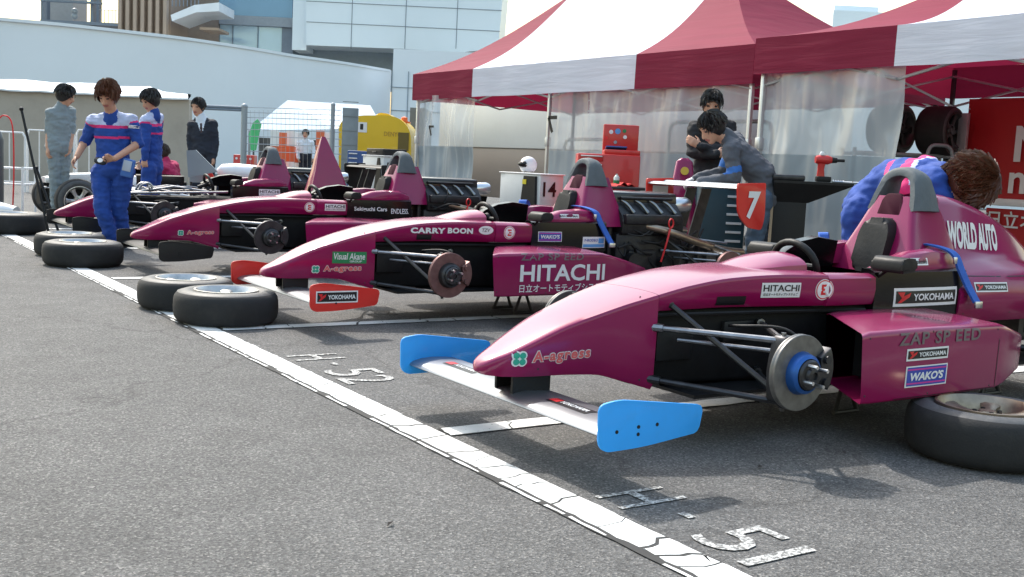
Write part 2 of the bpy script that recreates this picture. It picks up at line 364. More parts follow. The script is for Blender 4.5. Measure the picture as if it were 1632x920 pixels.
def sticker(parent, surf, o, U, Vv, N, m, lift=0.0015, kind='rect', name='sticker'):
    bm = BM(); uv, fs = grid_uv(8, 4) if kind == 'rect' else disc_uv()
    place(bm, uv, fs, o, U, Vv, N, surf, lift); return obj(name, bm, m, parent)
def lettering(parent, surf, s, o, U, Vv, N, m, lift=0.003, bold=0.0, shear=0.0, space=1.0, name='lettering'):
    bm = BM(); uv, fs, a = text_polys(s, bold, shear, space)
    place(bm, uv, fs, o, U, Vv, N, surf, lift); return obj(name, bm, m, parent)
# ================================================================== formula cars
def body_sec(x, hwb, hwm, zb, zc, zt, n=6):
    """closed ring: flat bottom, slanted side to the crease, crowned top"""
    half = [(0, zb), (hwb*0.6, zb), (hwb-0.012, zb), (hwb, zb+min(0.02, (zc-zb)*0.3)), (hwm*0.5+hwb*0.5+0.002, (zb+zc)/2), (hwm, zc-0.006), (hwm-0.0012, zc+0.003), (hwm-0.005, zc+0.0075)]
    rest = []
    for k in range(1, n+1):
        t = k/n; y_ = (hwm-0.012)*(1-t); rest.append((y_, zc+0.010+(zt-zc-0.010)*(1-(1-t)**2.4)))
    half += rest
    ring = [V(x, -y, z) for y, z in half] + [V(x, y, z) for y, z in half[-2:0:-1]]
    return ring
NOSE = [[0.0, .010, .013, .280, .290, .298], [.010, .028, .034, .274, .301, .313], [.04, .044, .053, .268, .318, .332], [.09, .062, .073, .264, .339, .354],
        [.16, .082, .094, .263, .373, .388], [.30, .108, .122, .265, .437, .452], [.42, .130, .145, .263, .477, .492], [.52, .150, .161, .240, .508, .523], [.655, .176, .181, .20, .543, .559]]
DECK = [[.655, .176, .181, .490, .543, .559], [.80, .183, .188, .493, .574, .591], [1.0, .196, .203, .497, .602, .620], [1.25, .227, .235, .497, .614, .634], [1.46, .258, .266, .497, .612, .632]]
def suspension(root, side, hx, hy, hz, inner_front, inner_rear, discm, bellm, detail, rear=False):
    """wishbones, push rod, upright, disc for one corner; side -1 is the near side"""
    s = side
    up = V(hx-.02, s*(hy-.06), hz+.10); lo = V(hx-.01, s*(hy-.05), hz-.115)
    for nm, o_, zi in (('upper_wishbone', up, hz+.10), ('lower_wishbone', lo, hz-.09)):
        bm = BM()
        for ix in (inner_front, inner_rear):
            a = V(ix, s*(.19 if rear else .16), zi); tube(bm, [a, o_], [.010, .012], 8)
            d = (o_-a).normalized(); tube(bm, [a-d*.01, a+d*.05], .016, 8); ball(bm, a, .018, 1)
        ball(bm, o_, .022, 2); tube(bm, [o_-V(0, 0, .03), o_+V(0, 0, .03)], .009, 8)
        obj(nm, bm, DARKSTEEL if nm[0] == 'l' else STEEL, root, 40)
    bm = BM(); p0 = V(hx-.20 if not rear else hx-.25, s*(.20 if rear else .165), hz+.185); p1 = lo+V(-.01, -s*.02, .03)
    tube(bm, [p0, p1], .011, 8); ball(bm, p0, .02, 2); ball(bm, p1, .018, 2); obj('push_rod', bm, DARKSTEEL, root, 40)
    bm = BM(); a = V(inner_front+.12, s*.18, hz+.05); b = V(hx+.07, s*(hy-.06), hz+.05); tube(bm, [a, b], .008, 8); ball(bm, b, .015, 1); obj('track_rod', bm, STEEL, root, 40)
    bm = BM(); prism(bm, rounded([(hx-.05, hz-.12), (hx+.05, hz-.11), (hx+.06, hz+.04), (hx+.02, hz+.12), (hx-.04, hz+.12), (hx-.06, hz)], .02), 'y', s*(hy-.09), s*(hy-.035), .006)
    obj('upright', bm, DARKSTEEL, root, 40)
    # disc with hub
    mt = axis_mtx((hx, s*hy, hz), (0, s, 0))
    bm = BM(); lathe(bm, [(.060, -.012), (.131, -.012), (.133, -.010), (.133, -.003), (.131, 0), (.131, .002), (.133, .004), (.133, .010), (.131, .012), (.060, .012)], 48, mt, True)
    disc = obj('brake_disc', bm, discm, root, 35)
    bm = BM(); lathe(bm, [(0, -.02), (.074, -.02), (.076, .012), (.068, .040), (.056, .048), (.054, .012), (0, .012)], 36, mt)
    for k in range(8):
        a = k*math.pi/4; c = mt @ V(.068*math.cos(a), .068*math.sin(a), .016); ball(bm, c, .007, 1)
    obj('hub_bell', bm, bellm, disc, 35)
    bm = BM(); lathe(bm, [(0, .0), (.053, .0), (.053, .052), (.047, .060), (.030, .061), (.026, .072), (.014, .074), (.012, .066), (0, .066)], 30, mt)
    obj('hub', bm, DARKSTEEL, disc, 35)
    for k in range(4):
        bm = BM(); a = k*math.pi/2+.5; c0 = mt @ V(.039*math.cos(a), .039*math.sin(a), .055); c1 = mt @ V(.039*math.cos(a), .039*math.sin(a), .098); tube(bm, [c0, c1], .0068, 8)
        obj('wheel_stud', bm, ALU, disc, 40)
    if detail:
        if not rear:
            bm = BM(); tube(bm, curve_pts([V(hx+.09, s*(hy-.02), hz+.06), V(hx+.05, s*(hy-.12), hz+.13), V(hx-.02, s*(hy-.28), hz+.12), V(hx+.06, s*.22, hz+.10)], 7), .006, 8); obj('brake_hose', bm, BLACKP, root, 50)
        bm = BM()
        pr = [(.083*math.cos(t), .083*math.sin(t)) for t in np.linspace(-.55, .55, 7)]+[(.142*math.cos(t), .142*math.sin(t)) for t in np.linspace(.55, -.55, 7)]
        pr = [(hx+u, hz+v+.01) for u, v in pr]
        prism(bm, pr, 'y', s*(hy-.03), s*(hy+.034), .006)
        for dz in (-.035, .045): tube(bm, [V(hx+.10, s*(hy+.03), hz+dz), V(hx+.10, s*(hy+.045), hz+dz)], .015, 12)
        obj('brake_caliper', bm, discm if bellm is not BLUEAN else DARKSTEEL, disc, 40)
    return disc
def engine(root, x=2.40):
    bm = BM(); box2(bm, (x, -.17, .24), (x+.62, .15, .56), .03); box2(bm, (x-.04, -.13, .30), (x, .13, .60), .01); box2(bm, (x+.1, -.2, .27), (x+.36, -.16, .44), .02)
    tube(bm, [V(x+.12, -.19, .36), V(x+.12, -.25, .36)], .06, 16); tube(bm, [V(x+.43, -.17, .34), V(x+.43, -.23, .34)], .045, 16)
    eb = obj('engine', bm, mat('engine_black', (0.02, 0.02, 0.023), 0.42, 0.4, 0.4, 16, bump=0.3, bscale=40, dirt=0.4, dirtcol=(.06, .055, .05)), root, 35)
    bm = BM(); prism(bm, rounded([(-.19, .54), (.14, .60), (.13, .76), (-.09, .78), (-.20, .66)], .025, 4), 'x', x+.03, x+.60, .012)
    for k in range(5): box2(bm, (x+.07+k*.12, -.115, .575), (x+.085+k*.12, -.10, .70))
    obj('cylinder_head', bm, MATS['engine_black'], eb, 35)
    bm = BM(); prism(bm, rounded([(-.10, .76), (.10, .79), (.09, .85), (-.09, .84)], .015, 3), 'x', x+.02, x+.61, .01); tube(bm, [V(x+.2, .02, .8), V(x+.2, .02, .84)], .03, 14)
    obj('cam_cover', bm, mat('cam_cover_black', (0.016, 0.016, 0.018), 0.3, 0.3, 0.2, 10, coat=0.4), eb, 35)
    for k in range(4):
        xx = x+.10+k*.13; bm = BM()
        pts = curve_pts([V(xx-.02, -.105, .785), V(xx+.01, -.14, .755), V(xx+.04, -.18, .70)], 4)
        tube(bm, pts, [.010]*2+[.011]*(len(pts)-4)+[.0145]*2, 14); obj('intake_trumpet', bm, mat('intake_grey', (0.26, 0.265, 0.27), 0.28, 0.95, 0.2, 18), eb, 40)
    bm = BM(); box2(bm, (x+.04, -.225, .62), (x+.56, -.155, .69), .014); tube(bm, [V(x+.06, -.118, .80), V(x+.54, -.118, .80)], .011, 10)
    obj('intake_manifold', bm, MATS['engine_black'], eb, 40)
    bm = BM(); lathe(bm, [(.0, 0), (.05, 0), (.058, .05), (.058, .13), (.046, .16), (.0, .16)], 22, axis_mtx((x+.60, -.04, .755), (1, -.1, .05))); tube(bm, [V(x+.62, -.04, .755), V(x+.52, -.02, .75)], .04, 14)
    obj('intake_pipe', bm, ALU, eb, 40)
    rnd = random.Random(int(root.location.y*100)); bm = BM()
    for k in range(22):
        a = V(x+rnd.uniform(-.05, .6), -rnd.uniform(.12, .26), rnd.uniform(.33, .62)); b = a+V(rnd.uniform(.05, .3), rnd.uniform(-.03, .06), rnd.uniform(-.14, .14)); c = (a+b)/2+V(0, -rnd.uniform(.01, .06), rnd.uniform(-.1, .05))
        tube(bm, curve_pts([a, c, b], 6), rnd.choice([.005, .008, .011]), 7)
    obj('hoses', bm, BLACKP, eb, 50)
    bm = BM(); tube(bm, curve_pts([V(x+.34, -.27, .36), V(x+.37, -.285, .5), V(x+.40, -.28, .60)], 4), .007, 8)
    c = V(x+.405, -.28, .635); tube(bm, [c+V(.022*math.cos(t), 0, .032*math.sin(t)) for t in np.linspace(-1.57, 4.71, 15)], .006, 7); obj('dipstick', bm, STR, eb, 40)
    return eb
def gearbox(root, x=3.02):
    bm = BM(); loft(bm, [[V(xx, y*w, zc+z*h) for y, z in rounded([(-1, -1), (1, -1), (1, 1), (-1, 1)], .3, 3)] for xx, w, h, zc in ((x, .14, .15, .40), (x+.2, .11, .13, .38), (x+.45, .09, .10, .36), (x+.62, .05, .06, .36))])
    for k in range(5): box2(bm, (x+.06+k*.09, -.135, .30), (x+.07+k*.09, .135, .5))
    g = obj('gearbox', bm, mat('gearbox_grey', (0.075, 0.075, 0.078), 0.5, 0.6, 0.3, 14, bump=0.2, dirt=0.4), root, 35)
    bm = BM()
    for s in (-1, 1):
        tube(bm, [V(x+.1, s*.10, .53), V(x+.42, s*.34, .50)], .009, 8); tube(bm, [V(x+.36, s*.08, .50), V(x+.40, s*.5, .43)], .010, 8)
        tube(bm, [V(x-.08, s*.12, .60), V(x+.22, s*.09, .57)], .032, 14); lathe(bm, [(.035, 0), (.045, .004), (.035, .008)]*1, 14, axis_mtx((x+.05, s*.105, .585), (1, 0, -.1)))
    obj('rear_damper', bm, STEEL, g, 40)
    bm = BM()
    for s in (-1,):
        tube(bm, curve_pts([V(x-.3, s*.12, .62), V(x-.1, s*.24, .58), V(x+.2, s*.26, .50), V(x+.5, s*.22, .44), V(x+.72, s*.2, .42)], 5), .028, 14)
    obj('exhaust_pipe', bm, mat('heat_steel', (0.33, 0.26, 0.20), 0.35, 0.9, 0.3, 12), g, 40)
def rear_wing(root, x, m, text=None, textm=None, tsize=(.12, .20), z=.94):
    bm = BM()
    for (xa, za, ch, t) in ((x-.02, z-.035, .20, .02), (x+.14, z-.015, .10, .014)):
        prof = [(xa+ch*u, za+.06*ch*u+t*w) for u, w in ((0, 0), (.06, .5), (.25, .8), (.6, .6), (1, .15), (1, 0), (.6, -.25), (.2, -.45), (.04, -.3))]
        prism(bm, prof, 'y', -.49, .49)
    w = obj('rear_wing', bm, mat('wing_grey_paint', (.34, .36, .38), .5) if m is REDW else BLACKP, root, 35)
    for s in (-1, 1):
        bm = BM(); prism(bm, rounded([(x-.03, z-.03), (x-.028, z+.002), (x+.25, z+.014), (x+.262, z-.24), (x+.235, z-.33), (x+.10, z-.315), (x-.012, z-.22)], [.01, .01, .01, .05, .02, .03, .06], 5), 'y', s*.49, s*.505, .003)
        ep = obj('rear_endplate', bm, m, w, 30)
        if text and s < 0:
            lettering(w, None, text, (x+.06, -.508, z-.25), (tsize[0], 0, 0), (0.02, 0, tsize[1]), (0, -1, 0), textm, .002, .045)
        if text and s > 0 and m is REDW:
            sticker(w, None, (x+.03, .488, z-.24), (.16, 0, 0), (0, 0, .19), (0, -1, 0), STW, .002, name='notice_sheet')
    bm = BM()
    for s in (-1, 1): prism(bm, [(x-.12, .42), (x-.02, .42), (x+.12, z-.05), (x+.02, z-.05)], 'y', s*.08-.005, s*.08+.005)
    obj('wing_strut', bm, DARKSTEEL, w)
    return w
def oct_ring(x, hw, z0, z1, c):
    return [V(x, y, z) for y, z in rounded([(-hw, z0), (hw, z0), (hw, z1), (-hw, z1)], c, 3)]
def formula_car(label, x0, yc, paint=PAINT, endp=BLUEW, deck=True, nose=True, cover=False, discm=GREYDISC, bellm=DARKSTEEL, rw=None, detail=True, eng=True, straps=False, wing=True, hooppaint=None, hoop=True, hx=0.0, fx=.92):
    root = thing('formula_car', label, 'race car', (x0, yc, 0), 0, 'formula cars parked in a row'); P = {'root': root}
    # chassis tub
    bm = BM()
    ks = [[.60, .130, .215, .495], [.9, .148, .205, .495], [1.2, .17, .20, .495], [1.5, .21, .20, .495], [1.72, .235, .20, .495], [2.05, .24, .20, .50], [2.42, .18, .20, .56]]
    loft(bm, [oct_ring(k[0], k[1], k[2], k[3], .02) for k in interp(ks, np.linspace(.60, 2.42, 14))])
    P['chassis'] = obj('chassis', bm, CARBON, root, 35)
    bm = BM(); box2(bm, (.75, -.30, .185), (3.35, .30, .197)); P['floor'] = obj('floor', bm, BLACKP, root)
    for s in (-1, 1):      # dark cockpit side panels
        bm = BM()
        loft(bm, [[V(x, s*y, z) for y, z in ((.20, .44), (w, .44), (w+.004, .53), (w-.004, .628), (w-.03, .640), (.20, .640))] for x, w in ((1.735, .272), (1.95, .285), (2.2, .286), (2.36, .27))])
        P['panel%d' % s] = obj('cockpit_side', bm, BLACKG, root, 35)
    # small chassis details in the wheel bay
    bm = BM()
    for s in (-1, 1):
        box2(bm, (.68, s*.12, .30), (.86, s*.158, .42), .006); box2(bm, (1.0, s*.14, .36), (1.16, s*.175, .44), .006)
        tube(bm, [V(.66, s*.160, .475), V(1.2, s*.205, .475), V(1.7, s*.262, .475)], .007, 6)
    P['box'] = obj('access_plates', bm, BLACKP, root, 35)
    if nose:
        bm = BM(); xs = list(np.linspace(0, .1, 9))+list(np.linspace(.13, .655, 16)); loft(bm, [body_sec(*k) for k in interp(NOSE, xs)])
        P['nose'] = obj('nose_cone', bm, paint, root, 38)
        for s in (-1, 1):
            bm = BM(); prism(bm, rounded([(.12, .19), (.28, .195), (.28, .30), (.12, .275)], .01, 3), 'y', s*.052-.006, s*.052+.006)
            obj('wing_pylon', bm, BLACKP, P['nose'], 35)
    if nose and wing:
        bm = BM()
        prof = [(.085+.20*u, .184+.016*u+.023*w) for u, w in ((0, 0), (.02, .28), (.08, .55), (.25, .8), (.5, .78), (.8, .45), (1, .1), (1, 0), (.7, .1), (.4, -.05), (.15, -.25), (.03, -.22))]
        prism(bm, prof, 'y', -.63, .63); P['fw'] = fw = obj('front_wing', bm, WINGM if endp is not BLACKP else mat('black_wing', (.02, .02, .02), .4), root, 40)
        for s in (-1, 1):
            bm = BM(); pl = rounded([(.044, .292), (.12, .304), (.452, .262), (.466, .248), (.452, .172), (.22, .147), (.078, .145), (.048, .165)], [.02, .06, .012, .012, .018, .1, .02, .03], 5)
            prism(bm, pl, 'y', s*.630, s*.639, .003); e = obj('endplate', bm, endp, fw, 30)
            P['ep%d' % s] = e
            if detail:
                for u, v in ((.115, .205), (.20, .213), (.20, .190), (.275, .214)):
                    bm = BM(); lathe(bm, [(0, .002), (.0055, .002), (.006, 0)], 12, axis_mtx((u, s*.639, v), (0, s, 0))); obj('bolt', bm, BLACKP, fw)
    if deck:
        bm = BM(); loft(bm, [body_sec(*k) for k in interp(DECK, np.linspace(.657, 1.46, 20))])
        for s in (-1, 1):      # rails either side of the cockpit
            loft(bm, [[V(x, s*y, z) for y, z in ((w-.06, .50), (w-.008, .497), (w, .51), (w+.008, .56), (w+.004, .606), (w-.01, zt-.008), (w-.035, zt), (w-.07, zt-.004), (w-.075, .58))] for x, w, zt in ((1.46, .266, .628), (1.55, .270, .626), (1.65, .272, .624), (1.735, .272, .622))])
        P['deck'] = obj('cockpit_cowl', bm, paint, root, 38)
        bm = BM(); secs = []
        for x, hw, h in ((1.20, .10, .004), (1.28, .135, .03), (1.36, .15, .052), (1.46, .155, .062)):
            secs.append([V(x, hw*math.cos(t), .628+h*max(0, math.sin(t))**.8 if 0 < t < math.pi else .61) for t in np.linspace(0, math.pi, 13)])
        loft(bm, secs); obj('dash_hump', bm, paint, P['deck'], 38)
    else:
        bm = BM(); rnd = random.Random(5)
        for s in (-1, 1):
            tube(bm, [V(.62, s*.17, .52), V(1.7, s*.22, .56)], .012, 8)
            tube(bm, [V(.7, s*.1, .52), V(1.15, s*.12, .60), V(1.5, s*.2, .56)], .010, 8)
            tube(bm, curve_pts([V(.8, s*.06, .51), V(.84, s*.06, .60), V(.92, s*.07, .62), V(.98, s*.07, .52)], 5), .012, 8)
            tube(bm, [V(.75, s*.17, .52), V(.95, s*.04, .57)], .016, 10); tube(bm, [V(.95, s*.04, .57), V(1.2, s*.18, .53)], .012, 8)
        for k in range(8): tube(bm, curve_pts([V(rnd.uniform(.65, 1.4), rnd.uniform(-.2, .2), .51), V(rnd.uniform(.8, 1.4), rnd.uniform(-.2, .2), .60), V(rnd.uniform(.8, 1.6), rnd.uniform(-.2, .2), .52)], 5), .007, 6)
        P['deck'] = obj('exposed_dampers', bm, STEEL, root, 40)
    # cockpit: seat back, steering wheel, windscreen, mirrors
    bm = BM(); box2(bm, (1.46, -.19, .30), (2.2, .19, .505), .02); obj('seat', bm, mat('seat_black', (0.01, 0.01, 0.01), 0.8), root, 35)
    bm = BM(); mt = axis_mtx((1.56, 0, .635), (1, 0, .35)); ring = [mt @ V(.115*math.cos(t), .10*math.sin(t), 0) for t in np.linspace(0, 2*math.pi, 25)]
    tube(bm, ring, .015, 10, False); tube(bm, [mt @ V(-.1, 0, 0), mt @ V(.1, 0, 0)], .012, 8); tube(bm, [mt @ V(0, 0, 0), mt @ V(0, 0, -.12)], .02, 10); lathe(bm, [(0, .01), (.035, .01), (.035, -.01), (0, -.01)], 16, mt)
    obj('steering_wheel', bm, BLACKP, root, 40)
    bm = BM(); secs = []
    for x, h, hw in ((1.50, .0, .12), (1.60, .05, .16), (1.72, .088, .19), (1.85, .105, .205), (1.98, .09, .205)):
        secs.append([V(x, y, z) for y, z in ((hw-.05, .61), (hw+.005, .62), (hw, .64+h*.6), (hw-.03, .64+h), (hw-.07, .635+h))])
    loft(bm, secs); obj('cockpit_padding', bm, BLACKG, root, 40)
    if hoop:
        for s in (-1, 1):      # headrest surround
            bm = BM(); ks = ((1.80, .636, .262), (1.86, .672, .266), (1.98, .708, .268), (2.12, .722, .265), (2.26, .716, .25), (2.36, .69, .22))
            loft(bm, [[V(x, s*y, z) for y, z in ((w-.10, .62), (w, .625), (w+.006, .65 if zt > .66 else .632), (w-.012, zt-.012), (w-.04, zt), (w-.08, zt-.006), (w-.10, .65 if zt > .66 else .63))] for x, zt, w in ks])
            P['surround%d' % s] = obj('cockpit_surround', bm, hooppaint or paint, root, 40)
            bm = BM(); prism(bm, rounded([(1.70, .637), (1.705, .69), (1.735, .70), (1.80, .698), (1.80, .645)], .015, 4), 'y', s*.27, s*.42, .012)
            mr = obj('mirror', bm, BLACKP, root, 35)
            bm = BM(); tube(bm, [V(1.76, s*.25, .60), V(1.76, s*.32, .65)], .008, 8); obj('mirror_stalk', bm, BLACKP, mr)
        # roll hoop tower
        hp = hooppaint or paint
        bm = BM(); secs = []
        for z, xf, xr, hw in ((.60, 2.03, 2.50, .225), (.70, 2.075, 2.465, .19), (.80, 2.115, 2.43, .152), (.90, 2.155, 2.40, .118), (.938, 2.17, 2.388, .106)):
            secs.append([V(x, y, z) for x, y in rounded([(xf, -hw), (xr, -hw*.75), (xr, hw*.75), (xf, hw)], .03, 3)])
        loft(bm, secs); tower = obj('roll_hoop_fairing', bm, hp, root, 40); P['tower'] = tower
        bm = BM()      # plate for the pocket framed by the hoop, its shade put into the colour
        prism(bm, rounded([(-.062, .83), (.062, .83), (.05, .95), (-.05, .95)], .03, 4), 'x', 2.128, 2.15, .006)
        for v in bm.verts: v.co.x += (v.co.z-.83)*.36
        obj('air_pocket', bm, mat('shaded_maroon', (0.035, 0.002, 0.012), 0.7, spec=0.1), tower, 40)
        bm = BM(); prism(bm, rounded([(-.095, .60), (.095, .60), (.092, .78), (.06, .84), (-.06, .84), (-.092, .78)], .05, 6), 'x', 2.0, 2.075, .022, 3)
        for v in bm.verts: v.co.x += (v.co.z-.62)*.30; v.co.y *= .85
        obj('headrest', bm, BLACKP, root, 40)
        bm = BM(); arch = [(-.114, .875), (-.100, .945)]+[(-.084*math.cos(t), .985+.062*math.sin(t)) for t in np.linspace(.1, math.pi-.1, 13)]+[(.100, .945), (.114, .875)]
        secs = []
        for i_, (y, z) in enumerate(arch):
            a_ = arch[max(i_-1, 0)]; b_ = arch[min(i_+1, len(arch)-1)]; d = Vector((b_[0]-a_[0], b_[1]-a_[1])).normalized(); nx_, nz_ = -d.y, d.x
            x0_ = 2.155+(z-.90)*.30; wx = .185-(z-.90)*.55
            secs.append([V(x0_+wx*u, y+nx_*w, z+nz_*w) for u, w in ((0, -.016), (.0, .008), (.12, .021), (.5, .024), (.9, .014), (1, 0), (.92, -.014), (.5, -.02), (.1, -.022))])
        loft(bm, secs); obj('roll_hoop', bm, HOOPG, tower, 50)
        if hx:
            for ch in root.children:
                if ch.name.split('.')[0] in ('roll_hoop_fairing', 'headrest'):
                    for q_ in [ch]+list(ch.children): q_.data.transform(Matrix.Translation((hx, 0, 0)))
    # side pods
    for s in (-1, 1):
        bm = BM(); secs = []
        for x, zt, yo, zb, yi in ((1.20, .468, .655, .20, .27), (1.24, .474, .658, .198, .27), (1.6, .478, .66, .198, .27), (2.04, .472, .655, .20, .26), (2.12, .455, .64, .21, .25), (2.35, .405, .56, .24, .22), (2.62, .345, .40, .27, .18)):
            c = .022
            sw_ = .26 if x < 1.3 else .10 if x < 1.7 else 0
            secs.append([V(x+sw_*(yo-y)/(yo-yi)+(.0 if z > .3 else .02)*(x < 1.3), s*y, z) for y, z in rounded([(yi, zb), (yo-.004, zb), (yo, zt-.012), (yi+.05, zt+.004), (yi, zt)], [.005, .012, .022, .02, .005], 4)])
        fs = loft(bm, secs)
        f = fs[0]; bmesh.ops.inset_region(bm, faces=[f], thickness=.016)
        r = bmesh.ops.extrude_face_region(bm, geom=[f]); vs_ = [v for v in r['geom'] if isinstance(v, bmesh.types.BMVert)]
        bmesh.ops.translate(bm, verts=vs_, vec=(.24, 0, 0)); bmesh.ops.delete(bm, geom=[f], context='FACES_ONLY')
        P['pod%d' % s] = obj('side_pod', bm, paint, root, 38)
        bm = BM(); box2(bm, (1.62, s*.29, .215), (1.66, s*.63, .45)); obj('radiator', bm, BLACKP, P['pod%d' % s])
    for s in (-1, 1):
        suspension(root, s, fx if s > 0 else .92, .62, .332, .64, 1.20, discm, bellm, detail)
        suspension(root, s, 3.22, .60, .332, 2.95, 3.42, discm, DARKSTEEL, False, True)
    if cover:
        bm = BM(); secs = []
        for x, hb, hm, zs, ht, zt in ((2.30, .285, .270, .56, .105, .955), (2.45, .30, .285, .585, .115, .955), (2.62, .315, .30, .60, .118, .925), (2.82, .32, .30, .60, .112, .87), (3.0, .31, .28, .575, .10, .80), (3.2, .27, .23, .51, .08, .69), (3.34, .20, .16, .46, .05, .60)):
            half = [(0, .40), (hb*.9, .40), (hb, .45), (hb+.004, .53), (hm, zs), (hm-.035, zs+.035), (ht+.05, zs+.065), (ht+.012, zs+.10), (ht*.85, zt-.05), (ht*.55, zt-.012), (0, zt)]
            secs.append([V(x, -y, z) for y, z in half]+[V(x, y, z) for y, z in half[-2:0:-1]])
        S2 = []
        arr = np.array([[tuple(p) for p in s] for s in secs])
        for xx in np.linspace(2.30, 3.34, 22):
            ring = []
            for k in range(arr.shape[1]): ring.append(tuple(interp(arr[:, k, :], [xx])[0]))
            S2.append(ring)
        loft(bm, S2); P['cover'] = obj('engine_cover', bm, hp, root, 50)
    elif eng: engine(root, 2.40+hx)
    gearbox(root)
    if rw: rear_wing(root, *rw)
    if straps:
        bm = BM(); c = curve_pts([V(2.18, -.12, .735), V(2.22, -.20, .727), V(2.26, -.262, .70), V(2.29, -.285, .63), V(2.33, -.30, .56), V(2.36, -.33, .49)], 5)
        A, B = [], []
        for i, p in enumerate(c):
            w = .022; A.append(p+V(-w, -.006, .006)); B.append(p+V(w, -.006, .006))
        loft(bm, [[a, b, b+V(0, .008, -.006), a+V(0, .008, -.006)] for a, b in zip(A, B)])
        st = obj('seat_strap', bm, STRAP, root, 50)
        bm = BM(); box(bm, c[12]+V(-.03, -.012, .0), (.02, .012, .03), None, .004); box(bm, c[-1]+V(0, -.01, -.005), (.05, .012, .03), None, .004); obj('strap_buckle', bm, ALU, st, 40)
        bm = BM(); cc = curve_pts([V(1.98, .20, .69), V(2.0, .235, .75), V(2.05, .27, .74), V(2.1, .30, .66)], 5); loft(bm, [[p+V(-.03, 0, 0), p+V(.03, 0, 0), p+V(.03, .008, .0), p+V(-.03, .008, 0)] for p in cc]); obj('seat_strap', bm, STRAP, root, 50)
    # stands the car sits on
    return P
NEAR = V(0, -1, 0)
def on(P, keys): return Surf([P[k] for k in keys if k in P])
def rect(P, part, S, x, z, w, h, m, y=-.3, tilt=0.0, lift=.0015, kind='rect', name='sticker'):
    return sticker(P[part], S, (x, y, z), (w, 0, w*tilt), (0, 0, h), NEAR, m, lift, kind, name)
def word(P, part, S, s, x, z, w, h, m, y=-.3, tilt=0.0, lift=.003, bold=.02, shear=0, space=1.0):
    return lettering(P[part], S, s, (x, y, z), (w, 0, w*tilt), (0, 0, h), NEAR, m, lift, bold, shear, space)
def clover(P, part, S, x, z, r, tilt=0):
    bm = BM(); bm2 = BM(); uv, fs = disc_uv(14)
    for k in range(4):
        a = math.pi/4+k*math.pi/2; cx_, cz_ = x+r*.55*math.cos(a), z+r*.55*math.sin(a)
        for b_, rr, lf in ((bm2, r*.58, .0015), (bm, r*.40, .003)): place(b_, uv, fs, (cx_-rr, -.3, cz_-rr), (2*rr, 0, 0), (0, 0, 2*rr), NEAR, S, lf+k*.0002)
    obj('clover_emblem', bm, CLOVER, P[part]); obj('emblem_outline', bm2, STW, P[part])
def aagress(P, S, x, z, w=.26, h=.05, tilt=.04):
    clover(P, 'nose', S, x, z+h*.5, h*.52)
    word(P, 'nose', S, 'A-agress', x+.045, z, w, h, STW, tilt=tilt, lift=.002, bold=.07, space=1.2); word(P, 'nose', S, 'A-agress', x+.0475, z+.0025, w-.005, h-.005, STSALMON, tilt=tilt, lift=.0035, bold=.035, space=1.2)
def yokohama(P, part, S, x, z, w, h, y=-.3, tilt=0):
    rect(P, part, S, x, z, w, h, STW, y, tilt); rect(P, part, S, x+.006*w/.2, z+.006*w/.2, w-.012*w/.2, h-.012*w/.2, STK, y, tilt, .0025)
    bm = BM(); uv = [(0, 1), (.55, 1), (.45, .62), (1, .95), (.9, .55), (.3, .0), (.05, .0), (.33, .45)]
    place(bm, [(u, v) for u, v in uv], [tuple(range(8))], (x+w*.05, y, z+h*.2+w*.05*tilt), (w*.19, 0, 0), (0, 0, h*.58), NEAR, S, .0035); obj('arrow_mark', bm, STR, P[part])
    word(P, part, S, 'YOKOHAMA', x+w*.28, z+h*.3+w*.28*tilt, w*.66, h*.38, STW, y, tilt, .0035, .03)
def wakos(P, part, S, x, z, w, h, y=-.3, tilt=0):
    rect(P, part, S, x, z, w, h, STW, y, tilt); rect(P, part, S, x+w*.03, z+h*.06, w*.94, h*.88, STB, y, tilt, .0025)
    for zz in (z+h*.14, z+h*.80): rect(P, part, S, x+w*.03, zz, w*.94, h*.07, STP, y, tilt, .0033)
    word(P, part, S, "WAKO'S", x+w*.10, z+h*.30, w*.8, h*.40, STW, y, tilt, .004, .04, .15)
def e_mark(P, part, S, x, z, d, y=-.3):
    rect(P, part, S, x-d/2, z-d/2, d, d, STW, y, 0, .0015, 'disc'); rect(P, part, S, x-d*.46, z-d*.46, d*.92, d*.92, STR, y, 0, .0022, 'disc'); rect(P, part, S, x-d*.41, z-d*.41, d*.82, d*.82, STW, y, 0, .0029, 'disc')
    word(P, part, S, 'E', x-d*.17, z-d*.25, d*.34, d*.5, STR, y, 0, .0036, .04)
def hitachi_plate(P, part, S, x, z, w, h, y=-.3):
    rect(P, part, S, x, z, w, h, STW, y); word(P, part, S, 'HITACHI', x+w*.04, z+h*.42, w*.92, h*.44, STK, y, 0, .003, .02)
    word(P, part, S, '日立オートモティブシステムズ', x+w*.06, z+h*.12, w*.88, h*.2, STK, y, 0, .003)

def fasteners(P, part, S, pts, y=-.3, N=NEAR):
    for x, z in pts:
        h = S.hit((x, -1.2, z), (0, 1, 0))
        if h is None: continue
        bm = BM(); lathe(bm, [(0, .0012), (.0030, .0012), (.0042, 0)], 10, axis_mtx(h, N)); obj('fastener', bm, DARKSTEEL, P[part])
